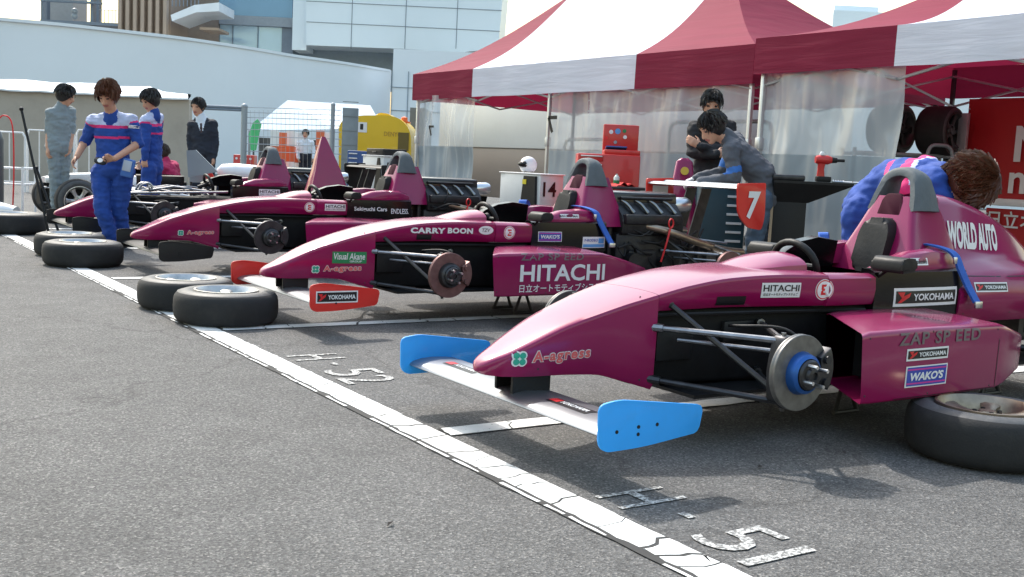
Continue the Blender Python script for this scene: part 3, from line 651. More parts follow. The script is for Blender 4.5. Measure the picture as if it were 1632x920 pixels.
# car in front: engine cover on, blue endplates
c1 = formula_car('nearest maroon formula car, WORLD AUTO engine cover fitted, blue front wing endplates', .05, -.25, PAINT, BLUEW, cover=True, bellm=BLUEAN, straps=True, fx=.85)
S = on(c1, ['nose']); aagress(c1, S, .125, .303, .225, .055, .06); fasteners(c1, 'nose', S, [(.20, .292)])
S = on(c1, ['deck']); hitachi_plate(c1, 'deck', S, 1.138, .533, .188, .058); e_mark(c1, 'deck', S, 1.441, .563, .084)
rect(c1, 'deck', S, .93, .505, .14, .035, STK)
S = on(c1, ['panel-1']); yokohama(c1, 'panel-1', S, 1.85, .484, .43, .078)
S = on(c1, ['surround-1']); rect(c1, 'surround-1', S, 1.93, .655, .15, .03, STW); word(c1, 'surround-1', S, 'T.Yamazaki', 1.937, .662, .135, .018, STK)
S = on(c1, ['pod-1']); word(c1, 'pod-1', S, 'ZAP SP EED', 1.40, .405, .50, .048, STGREY, y=-.66, bold=.025, space=1.15)
yokohama(c1, 'pod-1', S, 1.452, .345, .25, .046, -.66); wakos(c1, 'pod-1', S, 1.457, .245, .25, .08, -.66)

S = on(c1, ['cover']); yokohama(c1, 'cover', S, 2.40, .535, .21, .042); word(c1, 'cover', S, 'WORLD AUTO', 2.415, .715, .39, .125, STW, y=-.2, tilt=-.04, bold=.05, shear=-.2)
for yy in (-.42, .28):
    sx = Surf([c1['fw']]); sticker(c1['fw'], sx, (.16, yy, .3), (0, .22, 0), (.055, 0, 0), (0, 0, 1), STK, .0015)
    lettering(c1['fw'], sx, 'YOKOHAMA', (.175, yy+.165, .3), (0, -.15, 0), (.026, 0, 0), (0, 0, 1), STW, .003, .02)
    sticker(c1['fw'], sx, (.17, yy+.17, .3), (0, .045, 0), (.036, 0, 0), (0, 0, 1), STR, .003, name='arrow_mark')

# second car: engine bare, red endplates, red number 7 rear wing
c2 = formula_car('maroon formula car with HITACHI side pod, red endplates and red number 7 rear wing', .385, 2.72, PAINT, REDW, discm=RUSTDISC, straps=True, rw=(3.375, REDW, '7', STW), hx=.13)
S = on(c2, ['nose']); aagress(c2, S, .30, .297, .23, .047, .03)
rect(c2, 'nose', S, .395, .358, .208, .07, STG); word(c2, 'nose', S, 'Visual Akane', .403, .381, .19, .040, STW, bold=.01, shear=.12); word(c2, 'nose', S, 'GROUP', .50, .365, .075, .011, STW)
S = on(c2, ['deck']); word(c2, 'deck', S, 'CARRY', .885, .546, .235, .036, STW, bold=.05, space=1.1); word(c2, 'deck', S, 'BOON', 1.135, .548, .17, .036, STW, bold=.05, space=1.1)
rect(c2, 'deck', S, 1.345, .545, .10, .055, STW, kind='disc'); word(c2, 'deck', S, 'TZV', 1.367, .562, .056, .022, STGREY, shear=.2); e_mark(c2, 'deck', S, 1.56, .560, .084)
rect(c2, 'deck', S, .93, .505, .10, .035, STK)
S = on(c2, ['panel-1', 'surround-1']); wakos(c2, 'panel-1', S, 1.785, .503, .185, .066)
rect(c2, 'panel-1', S, 2.145, .462, .20, .075, STW); rect(c2, 'panel-1', S, 2.15, .467, .19, .02, STLB, lift=.0025); word(c2, 'panel-1', S, 'F-RODEO', 2.16, .505, .12, .018, STB); rect(c2, 'panel-1', S, 2.285, .492, .05, .035, STLB, lift=.0025)
S = on(c2, ['surround-1']); rect(c2, 'surround-1', S, 1.95, .66, .17, .026, STW); word(c2, 'surround-1', S, 'MAKOTO IMAI', 1.957, .666, .155, .014, STK)
S = on(c2, ['pod-1']); word(c2, 'pod-1', S, 'ZAP SP EED', 1.40, .418, .48, .046, STGREY, y=-.66, bold=.025, space=1.15)
word(c2, 'pod-1', S, 'HITACHI', 1.40, .288, .66, .105, STW, y=-.66, bold=.022); word(c2, 'pod-1', S, '日立オートモティブシステムズ', 1.40, .222, .74, .05, STW, y=-.66, bold=.01)
S2_ = Surf([c2['ep-1']]); yokohama(c2, 'fw', S2_, .08, .192, .25, .066, -.64)

for P_ in (c1, c2):
    fasteners(P_, 'nose', on(P_, ['nose']), [(.60, .24), (.60, .54)])
    fasteners(P_, 'deck', on(P_, ['deck']), [(.64, .545), (1.05, .508), (1.55, .508), (1.70, .60)])
    fasteners(P_, 'pod-1', on(P_, ['pod-1']), [(1.24, .44), (1.24, .23), (1.60, .215), (2.00, .215), (2.02, .44), (1.60, .45)])
fasteners(c1, 'cover', on(c1, ['cover']), [(2.34, .44), (2.34, .56), (2.36, .70), (2.40, .82), (2.65, .44), (2.95, .44)])
# third car: dark endplates, bare engine
c3 = formula_car('maroon formula car with Sekiguchi Cars lettering and black front wing endplates, engine bare', .33, 5.44, PAINT, BLACKP, discm=DARKSTEEL, detail=True, hx=.14)
S = on(c3, ['nose']); aagress(c3, S, .36, .302, .21, .045)
S = on(c3, ['deck']); e_mark(c3, 'deck', S, 1.40, .558, .084); hitachi_plate(c3, 'deck', S, 1.53, .533, .19, .058)
S = on(c3, ['panel-1', 'deck']); word(c3, 'panel-1', S, 'Sekiguchi Cars', 1.80, .528, .31, .045, STW, bold=.02); word(c3, 'panel-1', S, 'ENDLESS.', 2.15, .518, .18, .045, STW, bold=.01)

for P_ in (c1, c2, c3):
    S = on(P_, ['pod-1']); rect(P_, 'pod-1', S, 2.035, .21, .004, .25, STK, -.66, 0, .001, name='panel_gap'); rect(P_, 'pod-1', S, 1.40, .205, .63, .003, STK, -.66, 0, .001, name='panel_gap')
S = on(c1, ['cover']); rect(c1, 'cover', S, 2.325, .42, .005, .40, STK, -.3, 0, .001, name='panel_gap'); rect(c1, 'cover', S, 2.34, .60, .6, .004, STK, -.3, 0, .001, name='panel_gap')
# fourth car: front bodywork off
c4 = formula_car('maroon formula car with front cockpit bodywork removed, black chassis bare, dark OGUR rear wing', .28, 8.2, PAINT, BLACKP, deck=False, discm=DARKSTEEL, detail=True, rw=(3.40, BLACKP, 'OGUR', STW, (.22, .1), .92))
S = on(c4, ['panel-1']); hitachi_plate(c4, 'panel-1', S, 2.02, .535, .24, .07)
# fifth car: white, at the far end, engine cover on
c5 = formula_car('white formula car without nose at the far end of the row', .10, 11.4, WHITEP, BLACKP, discm=DARKSTEEL, detail=False, nose=False, hoop=False, eng=False)
# ================================================================== ground and markings
bm = BM(); bmesh.ops.create_grid(bm, x_segments=2, y_segments=2, size=900); ground = struct(obj('ground', bm, asphalt_mat()))
LINEP = wear_mat('line_paint', (0.70, 0.70, 0.68), (0.16, 0.16, 0.155), 0.33, 0.39, 60)
TEXTP = wear_mat('stencil_paint', (0.60, 0.60, 0.58), (0.105, 0.103, 0.10), 0.45, 0.58, 80)
CRACK = mat('crack_tar', (0.035, 0.034, 0.033), 0.9, 0, 0.3, 30)
rnd = random.Random(11)
def painted_line(name, a, b, w, seg, sliver):
    """thick paint broken into pieces by cracks; a sliver of paint split off along its left edge"""
    a, b = Vector(a), Vector(b); d = (b-a).normalized(); n = Vector((-d.y, d.x)); L_ = (b-a).length
    bp, bk = BM(), BM(); t = 0.0; cut = lambda: [rnd.uniform(-.012, .012) for _ in range(5)]
    prev = cut(); sk = 0
    def pt(t, s, z): p = a+d*t+n*s; return (p.x, p.y, z)
    prevt = 0.0
    edge = lambda t, sd, k=1: k*(.007*noise.noise(Vector((t*9, sd, 1)))+.004*noise.noise(Vector((t*31, sd, 4))))
    while t < L_:
        ln = rnd.uniform(*seg); t2 = min(L_, t+ln); nx = cut(); sk2 = rnd.uniform(-.03, .03)
        lo = -w+(.020 if sliver else 0)
        ss = [lo+(w-lo)*k/4 for k in range(5)]; gap = rnd.choice([.005, .008, .011, .016])
        first = [(t+prev[k]+sk*(ss[k]/w)+gap, ss[k]) for k in range(5)]; last = [(t2+nx[k]+sk2*(ss[k]/w), ss[k]) for k in range(5)]
        m = max(2, int((t2-t)/.03)); ring = []
        for q, s_ in first: ring.append((q, s_))
        for k in range(1, m): q = t+(t2-t)*k/m; ring.append((q, w+edge(q, 1)))
        for q, s_ in last[::-1]: ring.append((q, s_))
        for k in range(m-1, 0, -1): q = t+(t2-t)*k/m; ring.append((q, lo+edge(q, 2, 1.6 if sliver else 1)))
        vs = [bp.verts.new(pt(q, s_, .0049)) for q, s_ in ring]; vb = [bp.verts.new(pt(q, s_, .004)) for q, s_ in ring]
        try:
            bp.faces.new(vs)
            for k in range(len(vs)): bp.faces.new((vb[k], vb[(k+1) % len(vs)], vs[(k+1) % len(vs)], vs[k]))
        except ValueError: pass
        t = t2; prev = nx; sk = sk2
    if sliver:
        t = 0
        while t < L_:
            t2 = t+rnd.uniform(.05, .25)
            if rnd.random() < .8:
                q = []
                for k in range(4): u = t+(t2-t)*k/3; q.append((u, -w+.004+edge(u, 2, 1.3)))
                for k in range(3, -1, -1): u = t+(t2-t)*k/3; q.append((u, -w-.008+edge(u, 3)))
                bp.faces.new([bp.verts.new(pt(u, s_, .0049)) for u, s_ in q])
            t = t2+rnd.uniform(.005, .04)
    # dark tar in the cracks
    K = int(L_/.05); L1 = [bk.verts.new(pt(L_*k/K, w+.004+edge(k*.05, 5), .004)) for k in range(K+1)]; L2 = [bk.verts.new(pt(L_*k/K, -w-(.010 if sliver else .004)+edge(k*.05, 6), .004)) for k in range(K+1)]
    for k in range(K): bk.faces.new((L1[k], L2[k], L2[k+1], L1[k+1]))
    o = struct(obj(name, bp, LINEP)); struct(obj('line_cracks', bk, CRACK)); return o
# the long line runs away from the camera; its camera side is -x
def long_line():
    return painted_line('parking_line', (0, 26), (0, -3.4), .07, (.06, .24), True)
long_line()
for k in range(0, 6):
    painted_line('stall_line', (.085, 2.5*k), (5.0, 2.5*k), .052, (.12, .45), False)
painted_line('stall_line', (.085, -2.5), (5.0, -2.5), .052, (.12, .45), False)
def stencil(s, x, y, w, h):
    """painted stall number; its top points along +x, it reads towards -y"""
    bm = BM(); uv, fs, a = text_polys(s, .0, 0, 1.0)
    place(bm, uv, fs, (x, y, .004), (0, -w, 0), (h, 0, 0), (0, 0, 1), None, 0); return struct(obj('stall_number', bm, TEXTP))
for y0, d1, d2 in ((-.86, '5', '1'), (1.615, '5', '2')):
    stencil('H', .115, y0, .135, .26); stencil('-', .24, y0-.235, .05, .03)
    stencil(d1, .125, y0-.40, .15, .26); stencil(d2, .115, y0-.60 if d2 == '1' else y0-.58, .04 if d2 == '1' else .14, .26)
# a few leaves and bits of grit lying about
bits = BM(); rnd = random.Random(4)
for px, py in ((1345, 722), (20, 475), (1212, 745), (622, 836)):
    p = atz(px, py, .004); d = Vector((rnd.uniform(-1, 1), rnd.uniform(-1, 1), 0)).normalized()*.02; e = Vector((-d.y, d.x, 0))*.35
    vs = [bits.verts.new(p-d), bits.verts.new(p+e+V(0, 0, .006)), bits.verts.new(p+d+V(0, 0, .004)), bits.verts.new(p-e+V(0, 0, .008))]; bits.faces.new(vs)
o = obj('leaf_litter', bits, mat('dead_leaf', (.03, .022, .018), .8)); o['kind'] = 'stuff'

# ================================================================== far background
def vbox(bm, px0, py0, px1, py1, D, thick, ang=0.0):
    """upright box whose near face fills the pixel rectangle at view depth D"""
    a = atd(px0, (py0+py1)/2, D); b = atd(px1, (py0+py1)/2, D); t = atd((px0+px1)/2, py0, D); c = atd((px0+px1)/2, py1, D)
    ra, rb = (a-CAM).dot(RH), (b-CAM).dot(RH); rot = Matrix((RH, FH, UZ)).transposed()
    cen = Vector((CAM.x, CAM.y, 0))+RH*(ra+rb)/2+FH*(D+thick/2)+UZ*((t.z+c.z)/2)
    box(bm, cen, (abs(rb-ra), thick, abs(t.z-c.z)), rot)
def gp(px, D, z=0.0):
    """ground place under a pixel column at depth D"""
    a = atd(px, 300, D); return Vector((a.x, a.y, z))
def pz(py, px, D): return atd(px, py, D).z
PALE = mat('pale_blue_render', (0.78, 0.84, 0.90), 0.7, 0, 0.03, 0.3, bump=0.05, bscale=3, dirt=.05, dirtcol=(.3, .36, .42))
CONC = mat('concrete', (0.40, 0.36, 0.315), 0.85, 0, 0.12, 0.6, bump=0.2, bscale=8, dirt=0.35, dirtcol=(.2, .18, .16))
WHITEST = mat('white_sheet', (0.72, 0.78, 0.84), 0.6, 0, 0.06, 1.5, bump=.2, bscale=2)
GREYP = mat('grey_metal', (0.28, 0.32, 0.35), 0.5, 0.3, 0.1, 3)
# long curved wall
bm = BM(); cols = []
for px, py in ((-160, 14), (-60, 22), (0, 29), (100, 38), (200, 49), (300, 61), (400, 76), (470, 88), (540, 98), (600, 108), (622, 112)):
    e = ray(px, py); e = e/e.dot(FH); zt = 5.6; D = (zt-CAM.z)/e.z; p = CAM+e*D; cols.append(Vector((p.x, p.y, 0)))
pts = curve_pts(cols, 4)
ring = [[bm.verts.new((p.x, p.y, 0)), bm.verts.new((p.x, p.y, 5.5)), bm.verts.new((p.x-.12*FH.x, p.y-.12*FH.y, 5.5)), bm.verts.new((p.x-.12*FH.x, p.y-.12*FH.y, 5.62)), bm.verts.new((p.x+.5*FH.x, p.y+.5*FH.y, 5.62)), bm.verts.new((p.x+.5*FH.x, p.y+.5*FH.y, 0))] for p in pts]
for i in range(len(ring)-1):
    for k in range(6): bm.faces.new((ring[i][k], ring[i][(k+1) % 6], ring[i+1][(k+1) % 6], ring[i+1][k]))
bm.faces.new(ring[0]); bm.faces.new(ring[-1])
w = obj('curved_wall', bm, PALE, None, 30); recenter(w, cols[5]); tag(w, 'long pale blue curving wall rising behind the whole paddock', 'wall')
# panelled wall at the right end of the curve
bm = BM(); vbox(bm, 622, 114, 2100, 330, 55, 1.0)  # run behind the marquees added to cover the yellow horizon sky
w = obj('panelled_wall', bm, PALE); recenter(w, gp(1300, 55.5)); tag(w, 'pale panelled wall with thin joints behind the left edge of the first marquee', 'wall')
bm = BM(); wc = gp(1300, 55.5)
for y in (145, 182): vbox(bm, 622, y, 900, y+.9, 54.96, .05)
for x in (622, 648, 676): vbox(bm, x, 114, x+1, 262, 54.95, .05)
j = obj('wall_joints', bm, mat('joint_grey', (.22, .28, .34), .7), w); j.data.transform(Matrix.Translation(-wc))
# concrete wall with white sheeting on top
bm = BM(); z1 = pz(143, 0, 27)
A_ = gp(-260, 27); B_ = gp(302, 27.6)
d = (B_-A_).normalized(); rot = Matrix((d, Vector((-d.y, d.x, 0)), UZ)).transposed(); L_ = (B_-A_).length
box(bm, (A_+B_)/2+UZ*(z1/2), (L_, .35, z1), rot)
w = obj('concrete_wall', bm, CONC); wc = (A_+B_)/2; recenter(w, wc); tag(w, 'stained grey concrete wall behind the mechanics at the left', 'wall')
bm = BM(); nrm = Vector((-d.y, d.x, 0))
n = 24; top = []; bot = []
for k in range(n+1):
    p = A_+d*L_*k/n; sag = .012*math.sin(k*1.9)
    bot.append(p-nrm*.3+UZ*(z1+.02+sag)); top.append(p+nrm*1.6-d*(0 if k < n else .45)+UZ*(z1+.36+.02*math.sin(k*1.3)-(.12 if k > 20 else 0)))
for k in range(n): bm.faces.new([bm.verts.new(q) for q in (bot[k], bot[k+1], top[k+1], top[k])])
bmesh.ops.remove_doubles(bm, verts=bm.verts[:], dist=.001); bmesh.ops.solidify(bm, geom=bm.faces[:], thickness=.04)
w = obj('awning', bm, WHITEST, None, 40); recenter(w, wc+UZ*z1); tag(w, 'white sheet awning laid along the top of the concrete wall', 'awning')
# panelled glass building
GL = mat('blue_glass', (.14, .28, .46), .12, .3, .15, .3); GL2 = mat('pale_glass', (.42, .60, .74), .15, .2, .15, .3); PANEL = mat('pale_metal_panel', (.66, .75, .82), .45, .2, .05, .2); JOINT = mat('panel_joint', (.16, .2, .25), .6)
base = gp(640, 62); bld = thing('panel_building', 'tall building clad in pale metal panels with blue glass, behind the curved wall', 'building', base)
def bpart(name, boxes, m, par=None, D=60, th=3.0, up=None):
    bm = BM()
    for b_ in boxes: vbox(bm, *b_, D, th)
    o = obj(name, bm, m, par); o.data.transform(Matrix.Translation(-base)); return o
bm = BM(); vs = []
for (x, y) in ((488, -60), (806, -60), (794, 76), (735, 84), (640, 78), (488, 72)):
    vs.append(atd(x, y, 60))
fr = [bm.verts.new(v) for v in vs]; bk = [bm.verts.new(v+FH*14) for v in vs]
bm.faces.new(fr); bm.faces.new(bk[::-1])
for k in range(6): bm.faces.new((fr[k], bk[k], bk[(k+1) % 6], fr[(k+1) % 6]))
wl = obj('wall_panels', bm, PANEL, bld); wl.data.transform(Matrix.Translation(-base))
bpart('panel_joints', [(488, 9, 800, 9.9), (488, 42, 797, 42.9), (488, -24, 800, -23)]+[(x, -60, x+.9, 78) for x in (561, 647, 729)], JOINT, wl, 59.97, .06)
bpart('corner_pier', [(467, -60, 490, 80)], PANEL, bld, 60.4, 2)
bpart('dark_soffit', [(464, 60, 720, 140)], mat('soffit_grey', (.16, .21, .25), .6), bld, 62.5, 3)
bpart('glass_band', [(349, -60, 467, 26)], GL, bld, 61, 2)
bpart('spandrel', [(349, 26, 467, 41)], mat('spandrel_grey', (.25, .29, .33), .6), bld, 60.9, 2)
wn = bpart('window', [(350, 41, 450, 90)], GL2, bld, 61.2, 2)
bpart('mullions', [(370, 41, 371, 90), (410, 41, 411, 90), (449, 41, 467, 90)], JOINT, wn, 61.1, .1)
lt = bpart('wall_lamp', [(634, 90, 644, 108)], mat('lamp_box', (.5, .62, .7), .4), bld, 62.3, .2)
bm = BM(); vbox(bm, 690, -60, 775, 2, 70, 3)
# brown ribbed tower with a stair balcony
base = gp(230, 58); tw = thing('ribbed_tower', 'brown ribbed concrete tower with a pale balcony, above the curved wall', 'building', base)
RIB = mat('ribbed_brown', (.28, .215, .17), .8, 0, .15, .4); RIBL = mat('rib_light', (.40, .32, .26), .8, 0, .12, .4)
bpart('wall', [(188, -60, 272, 90)], RIB, tw, 58, 6)
for k in range(7): bpart('rib', [(188+k*12, -60, 193.5+k*12, 90)], RIBL, tw, 57.6, .4)
bpart('dark_wall', [(272, -60, 349, 90)], mat('stair_wall', (.24, .20, .17), .85), tw, 61, 3)
bpart('railing', [(274+k*6, -40, 275+k*6, 10) for k in range(8)], JOINT, tw, 57.5, .05)
bm = BM(); vs = [atd(x, y, 57) for x, y in ((272, 24), (310, 8), (349, 4), (349, 18), (312, 20), (274, 34))]
fr = [bm.verts.new(v) for v in vs]; bk = [bm.verts.new(v+FH*3) for v in vs]; bm.faces.new(fr); bm.faces.new(bk[::-1])
for k in range(6): bm.faces.new((fr[k], bk[k], bk[(k+1) % 6], fr[(k+1) % 6]))
o = obj('balcony', bm, WHITEST, tw); o.data.transform(Matrix.Translation(-base))
bpart('stair_beam', [(318, 44, 349, 48)], RIBL, tw, 58, 2)
# steel frame structure at far left
base = gp(110, 58); fs_ = thing('steel_gantry', 'dark steel gantry with a grey cabin and floodlights, at upper left over the wall', 'gantry', base)
bpart('column', [(65, -60, 69, 60)], JOINT, fs_, 58, .4); bpart('column', [(71, -60, 75, 60)], JOINT, fs_, 60, .4); bpart('column', [(144, -60, 149, 60)], JOINT, fs_, 58, .4); bpart('column', [(153, -60, 158, 60)], JOINT, fs_, 60, .4)
bpart('cabin', [(77, -60, 116, 60)], mat('cabin_grey', (.36, .37, .38), .7), fs_, 61, 2); bpart('deck_beam', [(64, 34, 188, 39)], JOINT, fs_, 57.6, 3); bpart('top_beam', [(64, 1, 160, 4)], JOINT, fs_, 57.6, .3)
for y in (18, 26): 
    bm = BM(); ball(bm, atd(119, y, 58)-base, .17, 2); obj('floodlight', bm, GREYP, fs_, 60)
bpart('handrail', [(158, 16, 186, 16.8)]+[(160+k*6, 16, 160.6+k*6, 36) for k in range(5)], GREYP, fs_, 57.6, .05)
# distant roof behind the second marquee
bm = BM(); vbox(bm, 1316, 18, 1420, 330, 70, 6); vbox(bm, 1330, 10, 1400, 18, 72, 4)
o = obj('distant_building', bm, PANEL); recenter(o, gp(1360, 73)); tag(o, 'small pale roof peeping up between the two marquee peaks', 'building')
# ================================================================== people
SKIN = mat('skin', (.50, .27, .18), .55, 0, .08, 14, bump=.05, bscale=60)
EYE = mat('eye_dark', (.015, .011, .01), .3); LIP = mat('lip', (.36, .12, .10), .5)
HBLK = mat('black_hair', (.012, .010, .010), .42, 0, .3, 30); HBRN = mat('brown_hair', (.085, .030, .014), .40, 0, .35, 30); HDK = mat('dark_brown_hair', (.035, .02, .014), .42, 0, .3, 30)
def cloth(n, c, r=.8): return mat(n, c, r, 0, .12, 5, bump=.5, bscale=9, bdist=.02)
BSUIT = cloth('blue_overalls', (.010, .052, .27)); PALEB = cloth('pale_blue_cloth', (.42, .47, .66)); PINK = cloth('pink_stripe', (.62, .025, .16)); GREYO = cloth('grey_overalls', (.21, .25, .27)); BLKC = cloth('black_cloth', (.013, .014, .018)); WHTC = cloth('white_shirt', (.62, .68, .76))
MAGC = cloth('magenta_jacket', (.46, .02, .10)); DGREY = cloth('charcoal_knit', (.075, .082, .10)); JEANS = cloth('blue_jeans', (.055, .085, .13)); NAVY = cloth('navy_suit', (.012, .016, .028)); SHOE = mat('dark_shoe', (.02, .02, .022), .6); GLOVE = cloth('white_glove', (.68, .68, .70)); BLUEL = cloth('blue_sleeve_print', (.03, .13, .42)); TIE = cloth('dark_tie', (.05, .03, .03))
def frame(z, x):
    z = z.normalized(); x = (x-z*x.dot(z)).normalized(); return Matrix((x, z.cross(x), z)).transposed()
class Fig:
    def __init__(s, vox): s.pr = []; s.vox = vox; s.bm = BM()
    def cone(s, a, b, ra, rb, zone, sub=2):
        a, b = Vector(a), Vector(b); t = BM()
        for c, r in ((a, ra), (b, rb)): bmesh.ops.create_icosphere(t, subdivisions=sub, radius=r, matrix=Matrix.Translation(c))
        s._hull(t); s.pr.append(('c', np.array(a), np.array(b), ra, rb, zone))
    def ell(s, a, ma, b, mb, zone):
        """hull of two ellipsoids; ma, mb = (rotation 3x3, radii)"""
        t = BM()
        for c, (R_, rad) in ((a, ma), (b, mb)):
            bmesh.ops.create_icosphere(t, subdivisions=3, radius=1, matrix=Matrix.Translation(Vector(c)) @ R_.to_4x4() @ Matrix.Diagonal((*rad, 1)))
        s._hull(t); s.pr.append(('e', np.array(a), np.array(b), np.array(ma[0]), np.array(ma[1]), np.array(mb[1]), zone))
    def _hull(s, t):
        pts = [v.co.copy() for v in t.verts]; t.free(); h = BM()
        for p in pts: h.verts.new(p)
        r = bmesh.ops.convex_hull(h, input=h.verts[:])
        bmesh.ops.delete(h, geom=[v for v in h.verts if not v.link_faces], context='VERTS')
        mp = {v: s.bm.verts.new(v.co) for v in h.verts}
        for f in h.faces: s.bm.faces.new([mp[v] for v in f.verts])
        h.free()
    def mesh(s):
        me = bpy.data.meshes.new('figure'); s.bm.to_mesh(me); o = bpy.data.objects.new('figure', me); COL.objects.link(o)
        m = o.modifiers.new('r', 'REMESH'); m.mode = 'VOXEL'; m.voxel_size = s.vox
        m = o.modifiers.new('s', 'SMOOTH'); m.factor = .5; m.iterations = 3
        dg = bpy.context.evaluated_depsgraph_get(); out = bpy.data.meshes.new_from_object(o.evaluated_get(dg)); bpy.data.objects.remove(o); bpy.data.meshes.remove(me); s.bm.free(); return out
    def zones(s, C):
        best = np.full(len(C), 1e9); z = np.zeros(len(C), int); names = []
        for p in s.pr:
            a, b = p[1], p[2]; d = b-a; L2 = max(1e-9, d@d); t = np.clip(((C-a)@d)/L2, 0, 1); q = C-(a+t[:, None]*d)
            if p[0] == 'c': dist = np.linalg.norm(q, axis=1)-(p[3]+(p[4]-p[3])*t)
            else:
                rad = p[4]+(p[5]-p[4])*t[:, None]; u = q@p[3]; dist = (np.linalg.norm(u/rad, axis=1)-1)*rad.min(1)
            zn = p[-1]
            if zn not in names: names.append(zn)
            i = names.index(zn); w = dist < best; best[w] = dist[w]; z[w] = i
        return z, names
def hand(F, w, d, n, side, zone, k=1.0, curl=.5):
    """w wrist, d along the palm, n palm normal (the way fingers close), side = towards the thumb"""
    d = Vector(d).normalized(); n = Vector(n); n = (n-d*n.dot(d)).normalized(); s_ = d.cross(n)
    if s_.dot(Vector(side)) < 0: s_ = -s_
    Rm = frame(d, s_); w = Vector(w)
    F.ell(w+d*.015*k, (Rm, (.026*k, .018*k, .02*k)), w+d*.072*k, (Rm, (.040*k, .015*k, .022*k)), zone)
    for i, (o_, ln) in enumerate(((.030, .068), (.010, .076), (-.010, .070), (-.029, .054))):
        p = w+d*.080*k+s_*o_*k; ang = .15; segs = (.45, .32, .25)
        for j, f_ in enumerate(segs):
            ang += curl*(1+.08*i); q = p+(d*math.cos(ang)+n*math.sin(ang)+s_*o_*.8)*ln*f_*k; F.cone(p, q, (.0092-.0009*j)*k, (.0086-.0009*j)*k, zone, 1); p = q
    p = w+d*.028*k+s_*.028*k+n*.006*k; a = (d*.62+s_*.62+n*.35).normalized(); q = p+a*.036*k; F.cone(p, q, .013*k, .0105*k, zone, 1); b_ = (d*.85+s_*.15+n*.5).normalized(); F.cone(q, q+b_*.032*k, .0105*k, .008*k, zone, 1)
def head(F, c, f, u, k=1.0, face=True):
    """c centre of the skull, f the way the face looks, u up through the crown"""
    u = Vector(u).normalized(); f = Vector(f); f = (f-u*f.dot(u)).normalized(); r = f.cross(u); c = Vector(c)
    Rm = Matrix((r, f, u)).transposed(); P = lambda x, y, z: c+(r*x+f*y+u*z)*k
    F.ell(P(0, -.012, .03), (Rm, (.076*k, .094*k, .088*k)), P(0, .012, -.01), (Rm, (.071*k, .082*k, .08*k)), 'skin')
    F.ell(P(0, .02, -.03), (Rm, (.064*k, .07*k, .06*k)), P(0, .052, -.088), (Rm, (.034*k, .030*k, .026*k)), 'skin')
    F.cone(P(0, .088, .012), P(0, .106, -.032), .010*k, .0145*k, 'skin', 2)
    for s_ in (-1, 1):
        F.ell(P(s_*.073, -.005, .005), (Rm, (.010*k, .018*k, .03*k)), P(s_*.071, -.002, -.02), (Rm, (.009*k, .012*k, .018*k)), 'skin')
        F.cone(P(s_*.016, .100, -.034), P(s_*.016, .098, -.036), .009*k, .009*k, 'skin', 1)
        F.cone(P(s_*.018, .090, .034), P(s_*.05, .074, .032), .011*k, .009*k, 'skin', 1)
        if face:
            F.cone(P(s_*.025, .0850, .009), P(s_*.040, .0785, .008), .0058*k, .0050*k, 'eye', 1)
            F.cone(P(s_*.016, .101, .040), P(s_*.05, .084, .041), .0052*k, .004*k, 'brow', 1)
    F.cone(P(-.020, .089, -.062), P(.020, .089, -.062), .0075*k, .0075*k, 'lip', 1)
    return P
